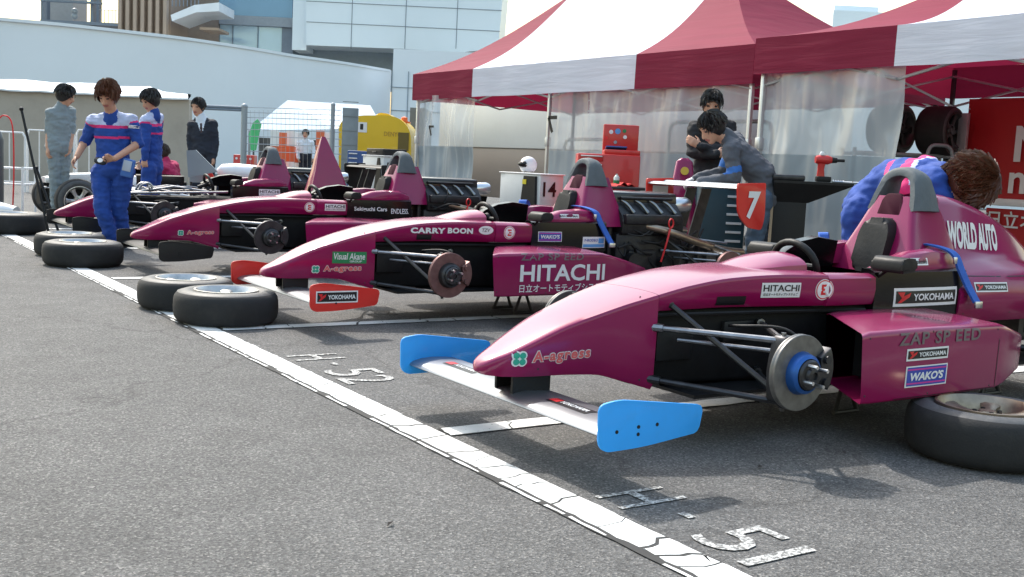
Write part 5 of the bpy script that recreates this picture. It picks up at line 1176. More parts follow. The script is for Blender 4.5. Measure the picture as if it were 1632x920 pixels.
# ================================================================== marquees
BURG = fabric('burgundy_canopy', (.25, .016, .052), .06, .30); WHT = fabric('white_canopy', (.68, .71, .80), .05, .22)
TPOLE = mat('tent_pole', (.55, .56, .57), .4, .6, .1, 8); DPOLE = mat('dark_pole', (.06, .065, .07), .45, .4, .2, 8)
CLEAR = plastic_sheet('clear_vinyl', (.72, .74, .76), .40, 2.2, .45, .14); MILKY = plastic_sheet('milky_vinyl', (.56, .59, .62), .60, 3.0, .6, .16, 1.0); GREYV = plastic_sheet('grey_vinyl', (.28, .32, .35), .95, 2.4, .5, .4, .1)
def marquee(label, X0, X1, Ya, Yb, zb, ze, peakA, peakB, ya, yb, walls):
    """front eave along Y at X0 from Ya (left) to Yb; ya, yb where the cloth colour changes"""
    base = V((X0+X1)/2, (Ya+Yb)/2, 0); root = thing('marquee', label, 'marquee', base); o_ = lambda p: Vector(p)-base
    def panel(e0, e1, t0, t1, m, name='roof_panel', sag=.16, nu=10, nv=14):
        bm = BM(); e0, e1, t0, t1 = map(Vector, (e0, e1, t0, t1)); g_ = []
        for j in range(nv+1):
            v = j/nv; row = []
            for i in range(nu+1):
                u = i/nu; p = (e0.lerp(e1, u)).lerp(t0.lerp(t1, u), v); p.z -= sag*math.sin(math.pi*v)**1.0*(1-.3*v); p.z += .012*noise.noise(p*1.7)*math.sin(math.pi*u)
                row.append(bm.verts.new(o_(p)))
            g_.append(row)
        for j in range(nv):
            for i in range(nu):
                q = [g_[j][i], g_[j][i+1], g_[j+1][i+1], g_[j+1][i]]; bm.faces.new(q)
        bmesh.ops.remove_doubles(bm, verts=bm.verts[:], dist=.0005); return obj(name, bm, m, root, 80)
    C = [V(X0, Ya, ze), V(X0, Yb, ze), V(X1, Yb, ze), V(X1, Ya, ze)]
    panel(C[0], V(X0, ya, ze), peakA, peakA, BURG); panel(V(X0, ya, ze), V(X0, yb, ze), peakA, peakB, WHT); panel(V(X0, yb, ze), C[1], peakB, peakB, BURG)
    panel(C[1], C[2], peakB, peakB, BURG); panel(C[2], C[3], peakB, peakA, BURG); panel(C[3], C[0], peakA, peakA, BURG)
    def val(a, b, m):
        bm = BM(); n = 40; a, b = Vector(a), Vector(b); d = (b-a).normalized(); nr = V(-d.y, d.x, 0); rows = []
        for k in range(n+1):
            p = a.lerp(b, k/n); w_ = .012*noise.noise(V(p.x*2, p.y*2, 3)); z0 = zb+.010*noise.noise(V(p.x*1.3, p.y*1.3, 8))
            rows.append([bm.verts.new(o_(V(p.x, p.y, ze))+nr*.001), bm.verts.new(o_(V(p.x, p.y, (ze+zb)/2))+nr*w_), bm.verts.new(o_(V(p.x, p.y, z0))+nr*w_*1.7)])
        for k in range(n):
            for q in range(2): bm.faces.new((rows[k][q], rows[k+1][q], rows[k+1][q+1], rows[k][q+1]))
        obj('valance', bm, m, root, 80)
    val(C[0], V(X0, ya, ze), BURG); val(V(X0, ya, ze), V(X0, yb, ze), WHT); val(V(X0, yb, ze), C[1], BURG); val(C[1], C[2], BURG); val(C[2], C[3], BURG); val(C[3], C[0], BURG)
    ins = .07
    for x, y in ((X0+ins, Ya-ins), (X0+ins, Yb+ins), (X1-ins, Ya-ins), (X1-ins, Yb+ins), (X0+ins, (Ya+Yb)/2), (X1-ins, (Ya+Yb)/2)):
        bm = BM(); box2(bm, o_(V(x-.02, y-.02, 0)), o_(V(x+.02, y+.02, ze-.03)), .004); box2(bm, o_(V(x-.06, y-.06, .0)), o_(V(x+.06, y+.06, .008))); box2(bm, o_(V(x-.03, y-.03, 1.25)), o_(V(x+.03, y+.03, 1.36)), .006); p_ = obj('pole', bm, TPOLE if x < X0+1 else DPOLE, root, 40)
    def truss(a, b, n):
        a, b = Vector(a), Vector(b)
        for k in range(n):
            p, q = a.lerp(b, k/n), a.lerp(b, (k+1)/n)
            for z0, z1, s in ((ze-.10, ze-.42, -.012), (ze-.42, ze-.10, .012)):
                bm = BM(); d = (b-a).normalized(); nr = V(-d.y, d.x, 0)*s; tube(bm, [o_(V(p.x, p.y, z0))+nr, o_(V(q.x, q.y, z1))+nr], .013, 6); obj('truss_bar', bm, TPOLE, root)
    truss((X0+ins, Ya-ins, 0), (X0+ins, Yb+ins, 0), 4); truss((X1-ins, Ya-ins, 0), (X1-ins, Yb+ins, 0), 4); truss((X0+ins, Ya-ins, 0), (X1-ins, Ya-ins, 0), 2); truss((X0+ins, Yb+ins, 0), (X1-ins, Yb+ins, 0), 2)
    for y0, y1, zs, up, seed, wave in walls:
        for nm, za, zc, m in (('vinyl_window', zs, zb+.05, up), ('vinyl_skirt', .02, zs, GREYV)):
            bm = BM(); nu, nv = 110, 16; g_ = []
            for j in range(nv+1):
                row = []
                for i in range(nu+1):
                    y = y0+(y1-y0)*i/nu; z = za+(zc-za)*j/nv; a_ = wave*(.3+.7*(z/1.9))
                    x = X0+.06+a_*(math.sin(y*9+seed+z*1.3)*.4+noise.noise(V(y*3, z*1.6, seed))+.45*noise.noise(V(y*11, z*1.2, seed)))
                    row.append(bm.verts.new(o_(V(x, y, z))))
                g_.append(row)
            for j in range(nv):
                for i in range(nu): bm.faces.new((g_[j][i], g_[j][i+1], g_[j+1][i+1], g_[j+1][i]))
            obj(nm, bm, m, root, 80)
    return root
X1m = 5.90
ya_, yb_ = atx(752, 150, X1m).y, atx(1011, 143, X1m).y; Ya1, Yb1 = atx(657, 150, X1m).y, atx(1199, 135, X1m).y
zE = (atx(658, 115, X1m).z+atx(1200, 76, X1m).z)/2; zB = (atx(657, 158, X1m).z+atx(1198, 136, X1m).z)/2
pkA = atx(915, -12, 7.45); off = Ya1-pkA.y
pkB = V(7.45, atx(1168, -60, 7.45).y, pkA.z)
ys = lambda px, X: atx(px, 200, X).y
zs1 = atx(700, 233, X1m).z
marquee('left burgundy and white marquee with clear vinyl walls, behind the car row', X1m, 8.95, Ya1, Yb1, zB, zE, pkA, pkB, ya_, yb_,
        [(Ya1-.08, ys(748, X1m), zs1, CLEAR, 1, .10), (ys(872, X1m), Yb1+.08, atx(1000, 243, X1m).z, CLEAR, 4, .05)])
X2m = 5.55
Ya2 = atx(1202, 100, X2m).y; ya2 = atx(1427, 80, X2m).y; Yb2 = Ya2-6.0; yb2 = Ya2-(6.0-(Ya2-ya2))
zE2 = (atx(1203, 62, X2m).z+atx(1430, 40, X2m).z)/2; zB2 = (atx(1203, 118, X2m).z+atx(1425, 107, X2m).z)/2
pk2 = V(7.05, Ya2-1.5, zE2+.75)
marquee('right burgundy and white marquee with milky vinyl wall and open front, red banners inside', X2m, 8.55, Ya2, Yb2, zB2, zE2, pk2, V(7.05, Yb2+1.5, pk2.z), ya2, yb2,
        [(Ya2-.05, ys(1425, X2m), atx(1300, 247, X2m).z, MILKY, 9, .06)])
# white truck body seen under the left marquee
XT = 9.6
yA, yB = atx(700, 200, XT).y, atx(1212, 200, XT).y; zc_ = atx(800, 236, XT).z; t = thing('box_truck', 'white box truck with a taupe lower side parked behind the left marquee', 'truck', (XT+1, (yA+yB)/2, 0)); b_ = t.location
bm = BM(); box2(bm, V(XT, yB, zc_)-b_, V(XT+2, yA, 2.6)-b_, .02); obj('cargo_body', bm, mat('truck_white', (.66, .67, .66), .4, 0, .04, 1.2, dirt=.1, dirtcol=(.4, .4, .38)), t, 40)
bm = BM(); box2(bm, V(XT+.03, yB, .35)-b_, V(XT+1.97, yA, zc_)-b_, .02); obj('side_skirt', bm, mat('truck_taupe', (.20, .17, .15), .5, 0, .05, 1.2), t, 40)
for yy in (yA-1.2, yB+1.0):
    bm = BM(); lathe(bm, [(.0, 0), (.38, 0), (.42, .03), (.42, .22), (.0, .22)], 32, axis_mtx(V(XT+.3, yy, .42)-b_, (-1, 0, 0))); obj('truck_wheel', bm, RUBBER, t, 40)
# tape marks on the vinyl: hooks
for px, py, s_ in ((874, 198, 1), (684, 208, .7)):
    p = atx(px, py, X1m-.02); bm = BM()
    for a_, b2_ in (((0, .08), (.10, .08)), ((0, .07), (.05, -.09))):
        a3, b3 = V(0, -a_[0]*1.6*s_, a_[1]*s_), V(0, -b2_[0]*1.6*s_, b2_[1]*s_); d = (b3-a3).normalized()*.012; w_ = V(0, -d.z, d.y).normalized()*.022*s_
        vs = [a3-d-w_, b3+d-w_, b3+d+w_, a3-d+w_]; f_ = [bm.verts.new(q) for q in vs]; k_ = [bm.verts.new(q+V(.004, 0, 0)) for q in vs]; bm.faces.new(f_); bm.faces.new(k_[::-1])
        for k in range(4): bm.faces.new((f_[k], k_[k], k_[(k+1) % 4], f_[(k+1) % 4]))
    o = obj('tape_mark', bm, BLACKP); o.location = p; tag(o, 'black hooked tape mark on clear vinyl, %s' % ('right of the marquee opening' if s_ == 1 else 'on the leftmost wall'), 'tape mark')
# grey pipe rails behind the vinyl
for px0, px1, py, lab in ((1068, 1232, 195, 'tall grey pipe rail seen through vinyl behind the folded arms man'), (900, 1000, 222, 'grey pipe rail seen through the vinyl behind the red tool chest')):
    XR = 7.2; a_, c_ = atx(px0, py, XR), atx(px1, py, XR); zt = a_.z; bs = V(XR, (a_.y+c_.y)/2, 0)
    pts = [V(XR, a_.y, 0), V(XR, a_.y, zt-.12), V(XR, a_.y-.04, zt-.03), V(XR, a_.y-.14, zt), V(XR, c_.y+.14, zt), V(XR, c_.y+.04, zt-.03), V(XR, c_.y, zt-.12), V(XR, c_.y, 0)]
    bm = BM(); tube(bm, [p-bs for p in pts], .024, 10); tube(bm, [V(XR, a_.y, zt*.6)-bs, V(XR, c_.y, zt*.6)-bs], .02, 10); o = obj('pipe_rail', bm, GREYP, None, 50); o.location = bs; tag(o, lab, 'rail')

# red banners inside the right marquee
XB = 7.9
BAN = mat('banner_red', (.42, .008, .012), .55, 0, .06, 3, bump=.15, bscale=3)
def banner(label, px0, py0, py1, wd, texts):
    a_ = atx(px0, py0, XB); c_ = atx(px0, py1, XB); bs = V(XB, a_.y-wd/2, c_.z); bm = BM(); nu, nv = 24, 10; g_ = []
    for j in range(nv+1): g_.append([bm.verts.new(V(.015*noise.noise(V(i*.4, j*.4, 2)), wd/2-wd*i/nu, (a_.z-c_.z)*j/nv)) for i in range(nu+1)])
    for j in range(nv):
        for i in range(nu): bm.faces.new((g_[j][i], g_[j][i+1], g_[j+1][i+1], g_[j+1][i]))
    o = obj('banner', bm, BAN, None, 80); o.location = bs; tag(o, label, 'banner')
    for s_, px, py, h_, bold in texts:
        p = atx(px, py, XB)-bs; uv, fs, asp = text_polys(s_, bold); bm = BM(); place(bm, uv, fs, (-.02, p.y, p.z), (0, -asp*h_, 0), (0, 0, h_), (-1, 0, 0), None, .004); obj('lettering', bm, STW, o)
    bm = BM()
    for k in range(5): ball(bm, V(-.01, wd/2-.02, (a_.z-c_.z)*(.1+.2*k)), .012, 1)
    obj('eyelets', bm, ALU, o, 60)
    return o
banner('upper red banner with large white letters inside the right marquee', 1545, 158, 318, 2.2, [('N', 1617, 258, .34, .03), ('nn', 1608, 308, .20, .02)])
banner('lower red banner with grey Japanese lettering below a white rail', 1572, 331, 420, 2.2, [('日立オートモティブ', 1576, 362, .17, .015)])
p = atx(1590, 322, XB-.1); bm = BM(); box2(bm, (-.03, -2.0, -.035), (.03, .12, .035), .008); o = obj('white_rail', bm, STW, None, 40); o.location = p; tag(o, 'white horizontal rail between the two red banners', 'rail')
# perforated post and dark pole beside the banner
for px, m_, w_, lab in ((1536, TPOLE, .05, 'pale perforated upright post at the left edge of the red banner'), (1514, DPOLE, .018, 'thin dark upright pole left of the perforated post')):
    p = atx(px, 200, XB-.15); bm = BM(); box2(bm, (-.02, -w_, 0), (.02, w_, 1.72), .004); o = obj('post', bm, m_, None, 40); o.location = (p.x, p.y, 0); tag(o, lab, 'post')
    bm = BM(); box2(bm, (-.03, -w_-.03, 1.28), (.03, w_+.03, 1.34), .006); obj('clamp', bm, BLACKP, o, 40)
# big tyre on a pipe rack
ctr = atd(1474, 209, 11.0); t = wheel('upright slick wheel on a rack inside the right marquee', ctr, .245, .32, mat('rim_dark', (.10, .10, .10), .4, .7), axis_mtx((0, 0, 0), (-FH*.75+RH*.66)), 5, 0, 'spare wheels on the rack')
t2 = wheel('second slick wheel beside it on the rack, nearly hidden by vinyl', ctr-RH*.45+FH*.1, .245, .32, MATS['rim_dark'], axis_mtx((0, 0, 0), (-FH*.75+RH*.66)), 5, 0, 'spare wheels on the rack')
bs = V(ctr.x, ctr.y, 0); zt = ctr.z-.25; rk = thing('tyre_rack', 'grey pipe rack carrying slick wheels inside the right marquee', 'rack', bs)
for s_ in (-.75, .25):
    for d_ in (-.2, .2):
        bm = BM(); q = RH*s_+FH*d_; tube(bm, [q+V(0, 0, 0), q+V(0, 0, zt+.05)], .02, 10); obj('post', bm, GREYP, rk)
for d_ in (-.2, .2):
    bm = BM(); tube(bm, [RH*-.75+FH*d_+V(0, 0, zt), RH*.25+FH*d_+V(0, 0, zt)], .02, 10); obj('rail', bm, GREYP, rk)
bm = BM(); tube(bm, curve_pts([RH*-.12-FH*.42+V(0, 0, zt-.25), RH*-.1-FH*.42+V(0, 0, zt+.05), RH*.0-FH*.42+V(0, 0, zt+.10), RH*.12-FH*.42+V(0, 0, zt+.05), RH*.14-FH*.42+V(0, 0, zt-.25)], 6), .018, 10); obj('guard_hoop', bm, GREYP, rk, 50)

# ================================================================== tools and furniture behind the cars
# red tool chest with open lid
DT = (atx(968, 290, 5.15)-CAM).dot(FH); rotv = Matrix((RH, FH, UZ)).transposed()
p = atd(968, 300, DT); zt = pz(246, 968, DT); wch = (atd(1016, 290, DT)-atd(916, 290, DT)).dot(RH)
tc = thing('tool_chest', 'red roller tool chest with open lid and grey drawer fronts, before the left marquee', 'tool chest', (p.x, p.y, 0), YAW-math.pi/2)
bm = BM(); box2(bm, (-wch/2, 0, .12), (wch/2, .42, zt), .012); obj('cabinet', bm, RED, tc, 40)
for k in range(7):
    z_ = zt-.045-.085*k
    bm = BM(); box2(bm, (-wch/2+.02, -.010, z_-.032), (-.06, .0, z_+.032), .003); dr = obj('drawer', bm, RED, tc, 40); bm = BM(); box2(bm, (-wch/2+.03, -.022, z_+.012), (-.07, -.010, z_+.026), .004); obj('handle', bm, ALU, dr, 40)
zl = pz(197, 990, DT)
bm = BM(); box2(bm, (-.05, .30, zt), (wch/2-.0, .36, zl), .01); ld = obj('lid', bm, RED, tc, 40)
bm = BM(); box2(bm, (-.05, .05, zt), (wch/2, .30, zt+.05), .008); obj('top_tray', bm, RED, tc, 40)
for q_, (u, v, r_, m_) in enumerate(((.03, .75, .022, STW), (.10, .78, .030, STLB), (.17, .80, .02, STG), (-.02, .55, .02, STR), (.18, .6, .02, STW), (.08, .42, .018, GREYP))):
    bm = BM(); lathe(bm, [(0, .004), (r_, .004), (r_, 0)], 20, axis_mtx((u, .298, zt+(zl-zt)*v), (0, -1, 0))); obj('sticker', bm, m_, ld)
bm = BM(); box(bm, (.08, .16, zt+.07), (.22, .10, .012), Matrix.Rotation(-.3, 3, 'X')); obj('blue_manual', bm, mat('manual_blue', (.02, .08, .30), .5), tc)
for s_ in (-1, 1):
    for d_ in (.06, .36): bm = BM(); lathe(bm, [(0, -.02), (.05, -.02), (.055, 0), (.05, .02), (0, .02)], 18, axis_mtx((s_*(wch/2-.06), d_, .055), (1, 0, 0))); tube(bm, [V(s_*(wch/2-.06), d_, .055), V(s_*(wch/2-.06), d_, .13)], .02, 8); obj('castor', bm, BLACKP, tc, 40)
# spray bottle beside it
p = atd(982, 297, DT-.25); st_z = p.z
bt = thing('work_stand', 'low grey work stand with a red cloth in front of the tool chest', 'stand', (p.x, p.y, 0), YAW-math.pi/2)
bm = BM(); box2(bm, (-.25, -.15, st_z-.03), (.28, .15, st_z), .006); obj('top', bm, DARKSTEEL, bt, 40)
for s_ in (-1, 1):
    bm = BM(); tube(bm, [V(s_*.22, -.12, 0), V(s_*.22, -.12, st_z-.02)], .014, 8); tube(bm, [V(s_*.22, .12, 0), V(s_*.22, .12, st_z-.02)], .014, 8); obj('leg', bm, DARKSTEEL, bt, 40)
bo = thing('bottle', 'small clear bottle with a green label beside the red tool chest', 'bottle', (p.x, p.y, st_z)); bm = BM(); lathe(bm, [(0, 0), (.028, 0), (.03, .01), (.03, .09), (.02, .105), (.011, .11), (.011, .125), (0, .125)], 20); obj('body', bm, mat('bottle_clear', (.6, .65, .6), .15), bo, 40)
bm = BM(); lathe(bm, [(.0305, .02), (.0315, .02), (.0315, .06), (.0305, .06)], 20, None, True); obj('label', bm, STG, bo, 40)
rg = BM(); bmesh.ops.create_grid(rg, x_segments=14, y_segments=10, size=1); rd_ = random.Random(3)
for v in rg.verts: v.co = V(v.co.x*.12, v.co.y*.08, .03+.025*noise.noise(v.co*2.1)-.03*abs(v.co.x)**3)
bmesh.ops.solidify(rg, geom=rg.faces[:], thickness=.004)
o = obj('red_cloth', rg, cloth('cloth_red', (.5, .02, .02)), None, 60); o.location = (p.x+.05*RH.x, p.y+.05*RH.y, st_z); tag(o, 'crumpled red cloth next to the bottle on the work stand', 'cloth')
# white box marked 14, on short legs
def white_box(label, px, pyt, pyb, X, ly, lx, num, nx=0.0, m=None, thinpx=None):
    """px, pyt: near top corner (x- y-)"""
    c = atx(px, pyt, X); zt, zb = c.z, atx(px, pyb, X).z
    t = thing('equipment_box', label, 'box', (c.x, c.y, 0)); m = m or mat('box_white', (.55, .57, .58), .5, 0, .05, 3, dirt=.15, dirtcol=(.3, .3, .3))
    bm = BM(); box2(bm, (0, 0, zb), (lx, ly, zt-.012), .006); obj('body', bm, m, t, 40)
    bm = BM(); box2(bm, (-.015, -.015, zt-.012), (lx+.015, ly+.015, zt), .004); obj('lid', bm, STW, t, 40)
    for x_ in (.02, lx-.02):
        for y_ in (.02, ly-.02): bm = BM(); box2(bm, (x_-.015, y_-.015, 0), (x_+.015, y_+.015, zb), .002); obj('leg', bm, DARKSTEEL, t)
    if num:
        uv, fs, a = text_polys(num, .02); bm = BM(); h_ = .155; place(bm, uv, fs, (lx*.12, -.002, zt-.24), (a*h_, 0, 0), (0, 0, h_), (0, -1, 0), None, .003); obj('number', bm, STK, t)
    return t, zt, zb, c
t, zt, zb, cbx = white_box('white equipment box numbered 14, behind the red winged car', 862, 277, 345, 4.7, .78, .30, '14')
bm = BM(); prism(bm, [(.04, zb+.01), (.34, zb+.01), (.28, zt-.03), (.06, zt-.03)], 'x', -.03, -.002, .003); obj('dark_opening', bm, BLACKP, t)
bm = BM(); box2(bm, (-.036, .22, zt-.12), (-.030, .29, zt-.07)); obj('yellow_tag', bm, mat('tag_yellow', (.6, .5, .02), .5), t)
# helmet on it
hl = thing('helmet', 'white and dark racing helmet on the lid of box 14', 'helmet', (cbx.x+.12, cbx.y+.42, zt))
bm = BM(); ball(bm, (0, 0, .085), .094, 3, (1.08, .92, 1.0)); bmesh.ops.delete(bm, geom=[v for v in bm.verts if v.co.z < .005], context='VERTS'); obj('shell', bm, STW, hl, 80)
bm = BM(); ball(bm, (-.014, 0, .09), .0925, 3, (1.03, .92, .55)); bmesh.ops.delete(bm, geom=[v for v in bm.verts if v.co.x > -.045], context='VERTS'); 
for v in bm.verts: v.co = V(v.co.x-.012, v.co.y*1.03, v.co.z)
obj('visor', bm, BLACKG, hl, 80)
t, zt2, zb2, c2x = white_box('pale grey equipment box with a black stripe, behind the black winged car', 612, 248, 315, 4.3, .60, .38, '1')
bm = BM(); prism(bm, [(.0, zb2+.01), (.26, zb2+.01), (.16, zt2-.03), (.10, zt2-.03)], 'x', -.012, -.002, .003); obj('black_stripe', bm, BLACKP, t)
cs = thing('carry_case', 'flat black carry case lying on the pale grey equipment box', 'case', (c2x.x+.2, c2x.y+.33, zt2+.001)); bm = BM(); box2(bm, (-.17, -.24, 0), (.17, .24, .085), .012); obj('shell', bm, BLACKP, cs, 40); bm = BM(); box2(bm, (-.185, -.05, .03), (-.165, .05, .05), .006); obj('handle', bm, DARKSTEEL, cs, 40)
# blue drawer unit
p = atd(561, 300, (atx(562, 300, 4.6)-CAM).dot(FH)+.4); DB = (p-CAM).dot(FH); zt = pz(240, 561, DB); db = thing('drawer_unit', 'narrow blue drawer unit with white handles, left of the pale grey box', 'drawer unit', (p.x, p.y, 0), YAW-math.pi/2)
bm = BM(); box2(bm, (-.08, 0, .05), (.30, .4, zt), .01); obj('cabinet', bm, mat('drawer_blue', (.02, .06, .20), .4), db, 40)
for k in range(8): bm = BM(); box2(bm, (-.06, -.014, zt-.05-k*.065), (.06, 0, zt-.035-k*.065), .002); obj('handle', bm, STW, db)
# teal drawers behind the leaning man, red crate, workbench with impact wrench
DW = (V(4.50, 2.72, 0)-CAM).dot(FH)
p = atd(1172, 300, DW+.55); zt = pz(292, 1172, DW+.55); db = thing('drawer_unit', 'dark teal drawer unit with pale handles, behind the leaning man', 'drawer unit', (p.x, p.y, 0), YAW-math.pi/2)
bm = BM(); box2(bm, (-.26, 0, .05), (.10, .4, zt), .01); obj('cabinet', bm, mat('drawer_teal', (.02, .055, .075), .4), db, 40)
for k in range(11): bm = BM(); box2(bm, (-.06, -.014, zt-.05-k*.075), (.07, 0, zt-.03-k*.075), .002); obj('handle', bm, STW, db)
D_ = DW-.05; p = atd(1262, 290, D_); zt = pz(289, 1280, D_); sc_ = 1725/D_
wb = thing('tool_bench', 'black tool bench with a flared top tray, right of the leaning man', 'bench', (p.x, p.y, 0), YAW-math.pi/2)
bm = BM(); box2(bm, (-.13, 0, 0), (.13, .38, zt-.06), .006); obj('cabinet', bm, BLACKP, wb, 40)
bm = BM(); loft(bm, [[V(-.13, -.0, zt-.17), V(.14, -.0, zt-.17), V(.14, .38, zt-.17), V(-.13, .38, zt-.17)], [V(-.16, -.10, zt-.02), V(.46, -.10, zt-.02), V(.46, .44, zt-.02), V(-.16, .44, zt-.02)], [V(-.16, -.10, zt), V(.46, -.10, zt), V(.46, .44, zt), V(-.16, .44, zt)]]); obj('tray', bm, BLACKP, wb, 30)
bm = BM(); box2(bm, (-.155, -.02, zt), (.10, .3, zt+.045), .012); obj('tool_case', bm, DARKSTEEL, wb, 40)
bm = BM(); box2(bm, (-.152, -.006, .0), (-.132, .004, zt-.05)); obj('edge_trim', bm, mat('trim_tan', (.4, .3, .2), .6), wb)
pd = atd(1311, 289, D_+.1); dl = thing('impact_wrench', 'red and black cordless impact wrench standing on the black tool bench', 'power tool', (pd.x, pd.y, zt+.001), YAW-math.pi/2)
bm = BM(); box2(bm, (-.055, -.035, 0), (.06, .035, .045), .01); obj('battery', bm, BLACKP, dl, 40)
bm = BM(); loft(bm, [[V(x*a_+dx, y*b_, z) for x, y in rounded([(-1, -1), (1, -1), (1, 1), (-1, 1)], .6, 3)] for z, a_, b_, dx in ((.045, .03, .02, -.02), (.10, .024, .018, -.022), (.145, .03, .022, -.02))]); obj('handle', bm, RED, dl, 50)
bm = BM(); lathe(bm, [(0, -.07), (.028, -.07), (.036, -.05), (.036, .03), (.028, .05), (.02, .07), (.0, .07)], 20, axis_mtx((.0, 0, .175), (1, 0, 0))); obj('body', bm, RED, dl, 40)
bm = BM(); lathe(bm, [(0, .05), (.026, .05), (.020, .10), (.012, .105), (.012, .16), (0, .16)], 18, axis_mtx((.0, 0, .175), (1, 0, 0))); obj('nose', bm, BLACKP, dl, 40)
bm = BM(); lathe(bm, [(0, 0), (.02, 0), (.022, .012), (.012, .03), (0, .03)], 14, axis_mtx((-.02, 0, .21), (0, 0, 1))); obj('cap', bm, STW, dl, 40)
pr = random.Random(2)
for k in range(5):
    q = atd(1328+k*4, 289, D_+.02*k); bm = BM(); tube(bm, [V(0, 0, .008), V(.09+.02*k, .02*k, .008)], .007, 8); ball(bm, (0, 0, .010), .012, 1); o = obj('spanner', bm, ALU, None, 40); o.location = (q.x, q.y, zt+.001); o.rotation_euler = (0, 0, -1.2+pr.uniform(-.7, .7)); tag(o, 'loose steel hand tool lying on the right part of the black tool bench', 'hand tool', 'hand tools on the black bench')
p = atd(1068, 380, DW+.2); zt = pz(292, 1068, DW+.2)
# maroon nose panel behind the folded arms man, with a round emblem
p = atd(1088, 300, DW+.75); zt = pz(252, 1088, DW+.75); bm = BM()
loft(bm, [[V(x*w_, y*w_*.5, z) for x, y in rounded([(-1, -1), (1, -1), (1, 1), (-1, 1)], .7, 4)] for z, w_ in ((0, .22), (.4, .19), (.8, .11), (zt-.03, .07), (zt, .03))]); o = obj('body_panel', bm, PAINT, None, 50); o.location = (p.x, p.y, 0); o.rotation_euler = (0, 0, YAW-math.pi/2); tag(o, 'maroon bodywork piece standing on end with a yellow emblem, left of the folded arms man', 'body panel')
bm = BM(); lathe(bm, [(0, .004), (.035, .004), (.035, 0)], 20, axis_mtx((0, -.05, zt-.11), (0, -1, .1))); obj('emblem', bm, mat('emblem_yellow', (.6, .42, .05), .4), o)
# maroon nose cone standing on end behind the third car
p = atd(519, 300, (V(2.65, 6.85, 0)-CAM).dot(FH)); Dn = (p-CAM).dot(FH); zt = pz(218, 512, Dn); bm = BM()
loft(bm, [[V(x*w_+dx, y*w_*.62, z) for x, y in rounded([(-1, -1), (1, -1), (1, 1), (-1, 1)], .22, 4)] for z, w_, dx in ((0, .30, .03), (.35, .255, .02), (.62, .205, .012), (.85, .135, .0), (1.0, .088, -.02), (zt-.04, .035, -.035), (zt, .018, -.04))])
o = obj('nose_cone', bm, PAINT, None, 30); o.location = (p.x, p.y, 0); o.rotation_euler = (0, 0, YAW-math.pi/2+.5); tag(o, 'maroon nose cone standing upright on its wide end behind the black winged car', 'nose cone')
# long jack levers
for (x0, y0, x1, y1, lab) in ((34, 174, 78, 374, 'long black lever leaning upright at the left, taller of the crossed pair'), (58, 268, 95, 374, 'shorter black lever leaning beside the tall one at the left')):
    Dj = (atz(86, 376)-CAM).dot(FH); a_ = atd(x1, y1, Dj); a_.z = .012; e_ = atd(x0, y0, Dj+.15); bm = BM(); tube(bm, [V(0, 0, 0), (e_-a_)], .014, 10); ball(bm, e_-a_, .024, 2); o = obj('jack_lever', bm, BLACKP, None, 50); o.location = a_; tag(o, lab, 'lever')
# white body panel on the ground at the far left
p = atz(14, 351); bm = BM(); secs = []
for k in range(12):
    u = k/11; w_ = .30*(1-.72*u**2.2); h_ = .20*(1-.75*u**1.8)+.015; x = -.9+1.22*u
    secs.append([V(x, w_*math.cos(t), .06+h_*math.sin(t)) for t in np.linspace(0, math.pi, 12)]+[V(x, -w_*.8, .03), V(x, w_*.8, .03)])
loft(bm, secs); o = obj('white_nose_panel', bm, WHITEP, None, 50); o.location = (p.x-.1, p.y+.5, .03); o.rotation_euler = (0, 0, YAW-math.pi/2-.15); tag(o, 'white nose panel lying behind the wheel at the left edge', 'body panel')
# white engine cover on a trestle and wing plates, far behind
D_ = 13.5; a_, e_ = atd(346, 274, D_), atd(432, 279, D_); bs = (a_+e_)/2; bs.z = 0; ec = thing('engine_cover', 'long white engine cover resting on a stand behind the bare chassis car', 'body panel', bs, YAW-math.pi/2)
L_ = (e_-a_).length; zc = (a_.z+e_.z)/2; bm = BM(); lathe(bm, [(.03, -L_/2), (.09, -L_/2+.06), (.115, -.1), (.115, L_/2-.2), (.10, L_/2-.15)], 24, axis_mtx((0, 0, zc), (1, 0, -.05))); obj('shell', bm, WHITEP, ec, 60)
bm = BM(); lathe(bm, [(0, L_/2-.15), (.11, L_/2-.15), (.11, L_/2+.02), (.08, L_/2+.05), (0, L_/2+.05)], 24, axis_mtx((0, 0, zc), (1, 0, -.05))); obj('dark_cap', bm, BLACKP, ec, 60)
bm = BM(); tube(bm, [V(-.2, 0, 0), V(-.2, 0, zc-.05)], .02, 8); tube(bm, [V(.2, 0, 0), V(.2, 0, zc-.05)], .02, 8); obj('stand', bm, DARKSTEEL, ec)
D_ = 13.2; bs = gp(320, D_); rwg = thing('wing_assembly', 'grey and red wing plates standing on edge left of the long white cover', 'wing', bs)
for (pts, m_, dd, nm) in (([(297, 240), (312, 239), (347, 274), (300, 283)], GREYP, 0, 'grey_plate'), ([(313, 262), (326, 257), (346, 290), (334, 292)], REDW, .12, 'red_plate'), ([(303, 272), (330, 275), (335, 291), (302, 291)], GREYP, .22, 'lower_plate')):
    bm = BM(); f_ = [bm.verts.new(atd(x, y, D_+dd)-bs) for x, y in pts]; k_ = [bm.verts.new(v.co+FH*.02) for v in f_]; bm.faces.new(f_); bm.faces.new(k_[::-1]); n_ = len(pts)
    for k in range(n_): bm.faces.new((f_[k], k_[k], k_[(k+1) % n_], f_[(k+1) % n_]))
    obj(nm, bm, m_, rwg)
bm = BM(); q0 = atd(318, 290, D_+.1)-bs
for s_ in (-.12, .14): tube(bm, [V(0, 0, 0)+RH*s_, V(0, 0, q0.z)+RH*s_], .015, 8)
obj('stand', bm, DARKSTEEL, rwg)
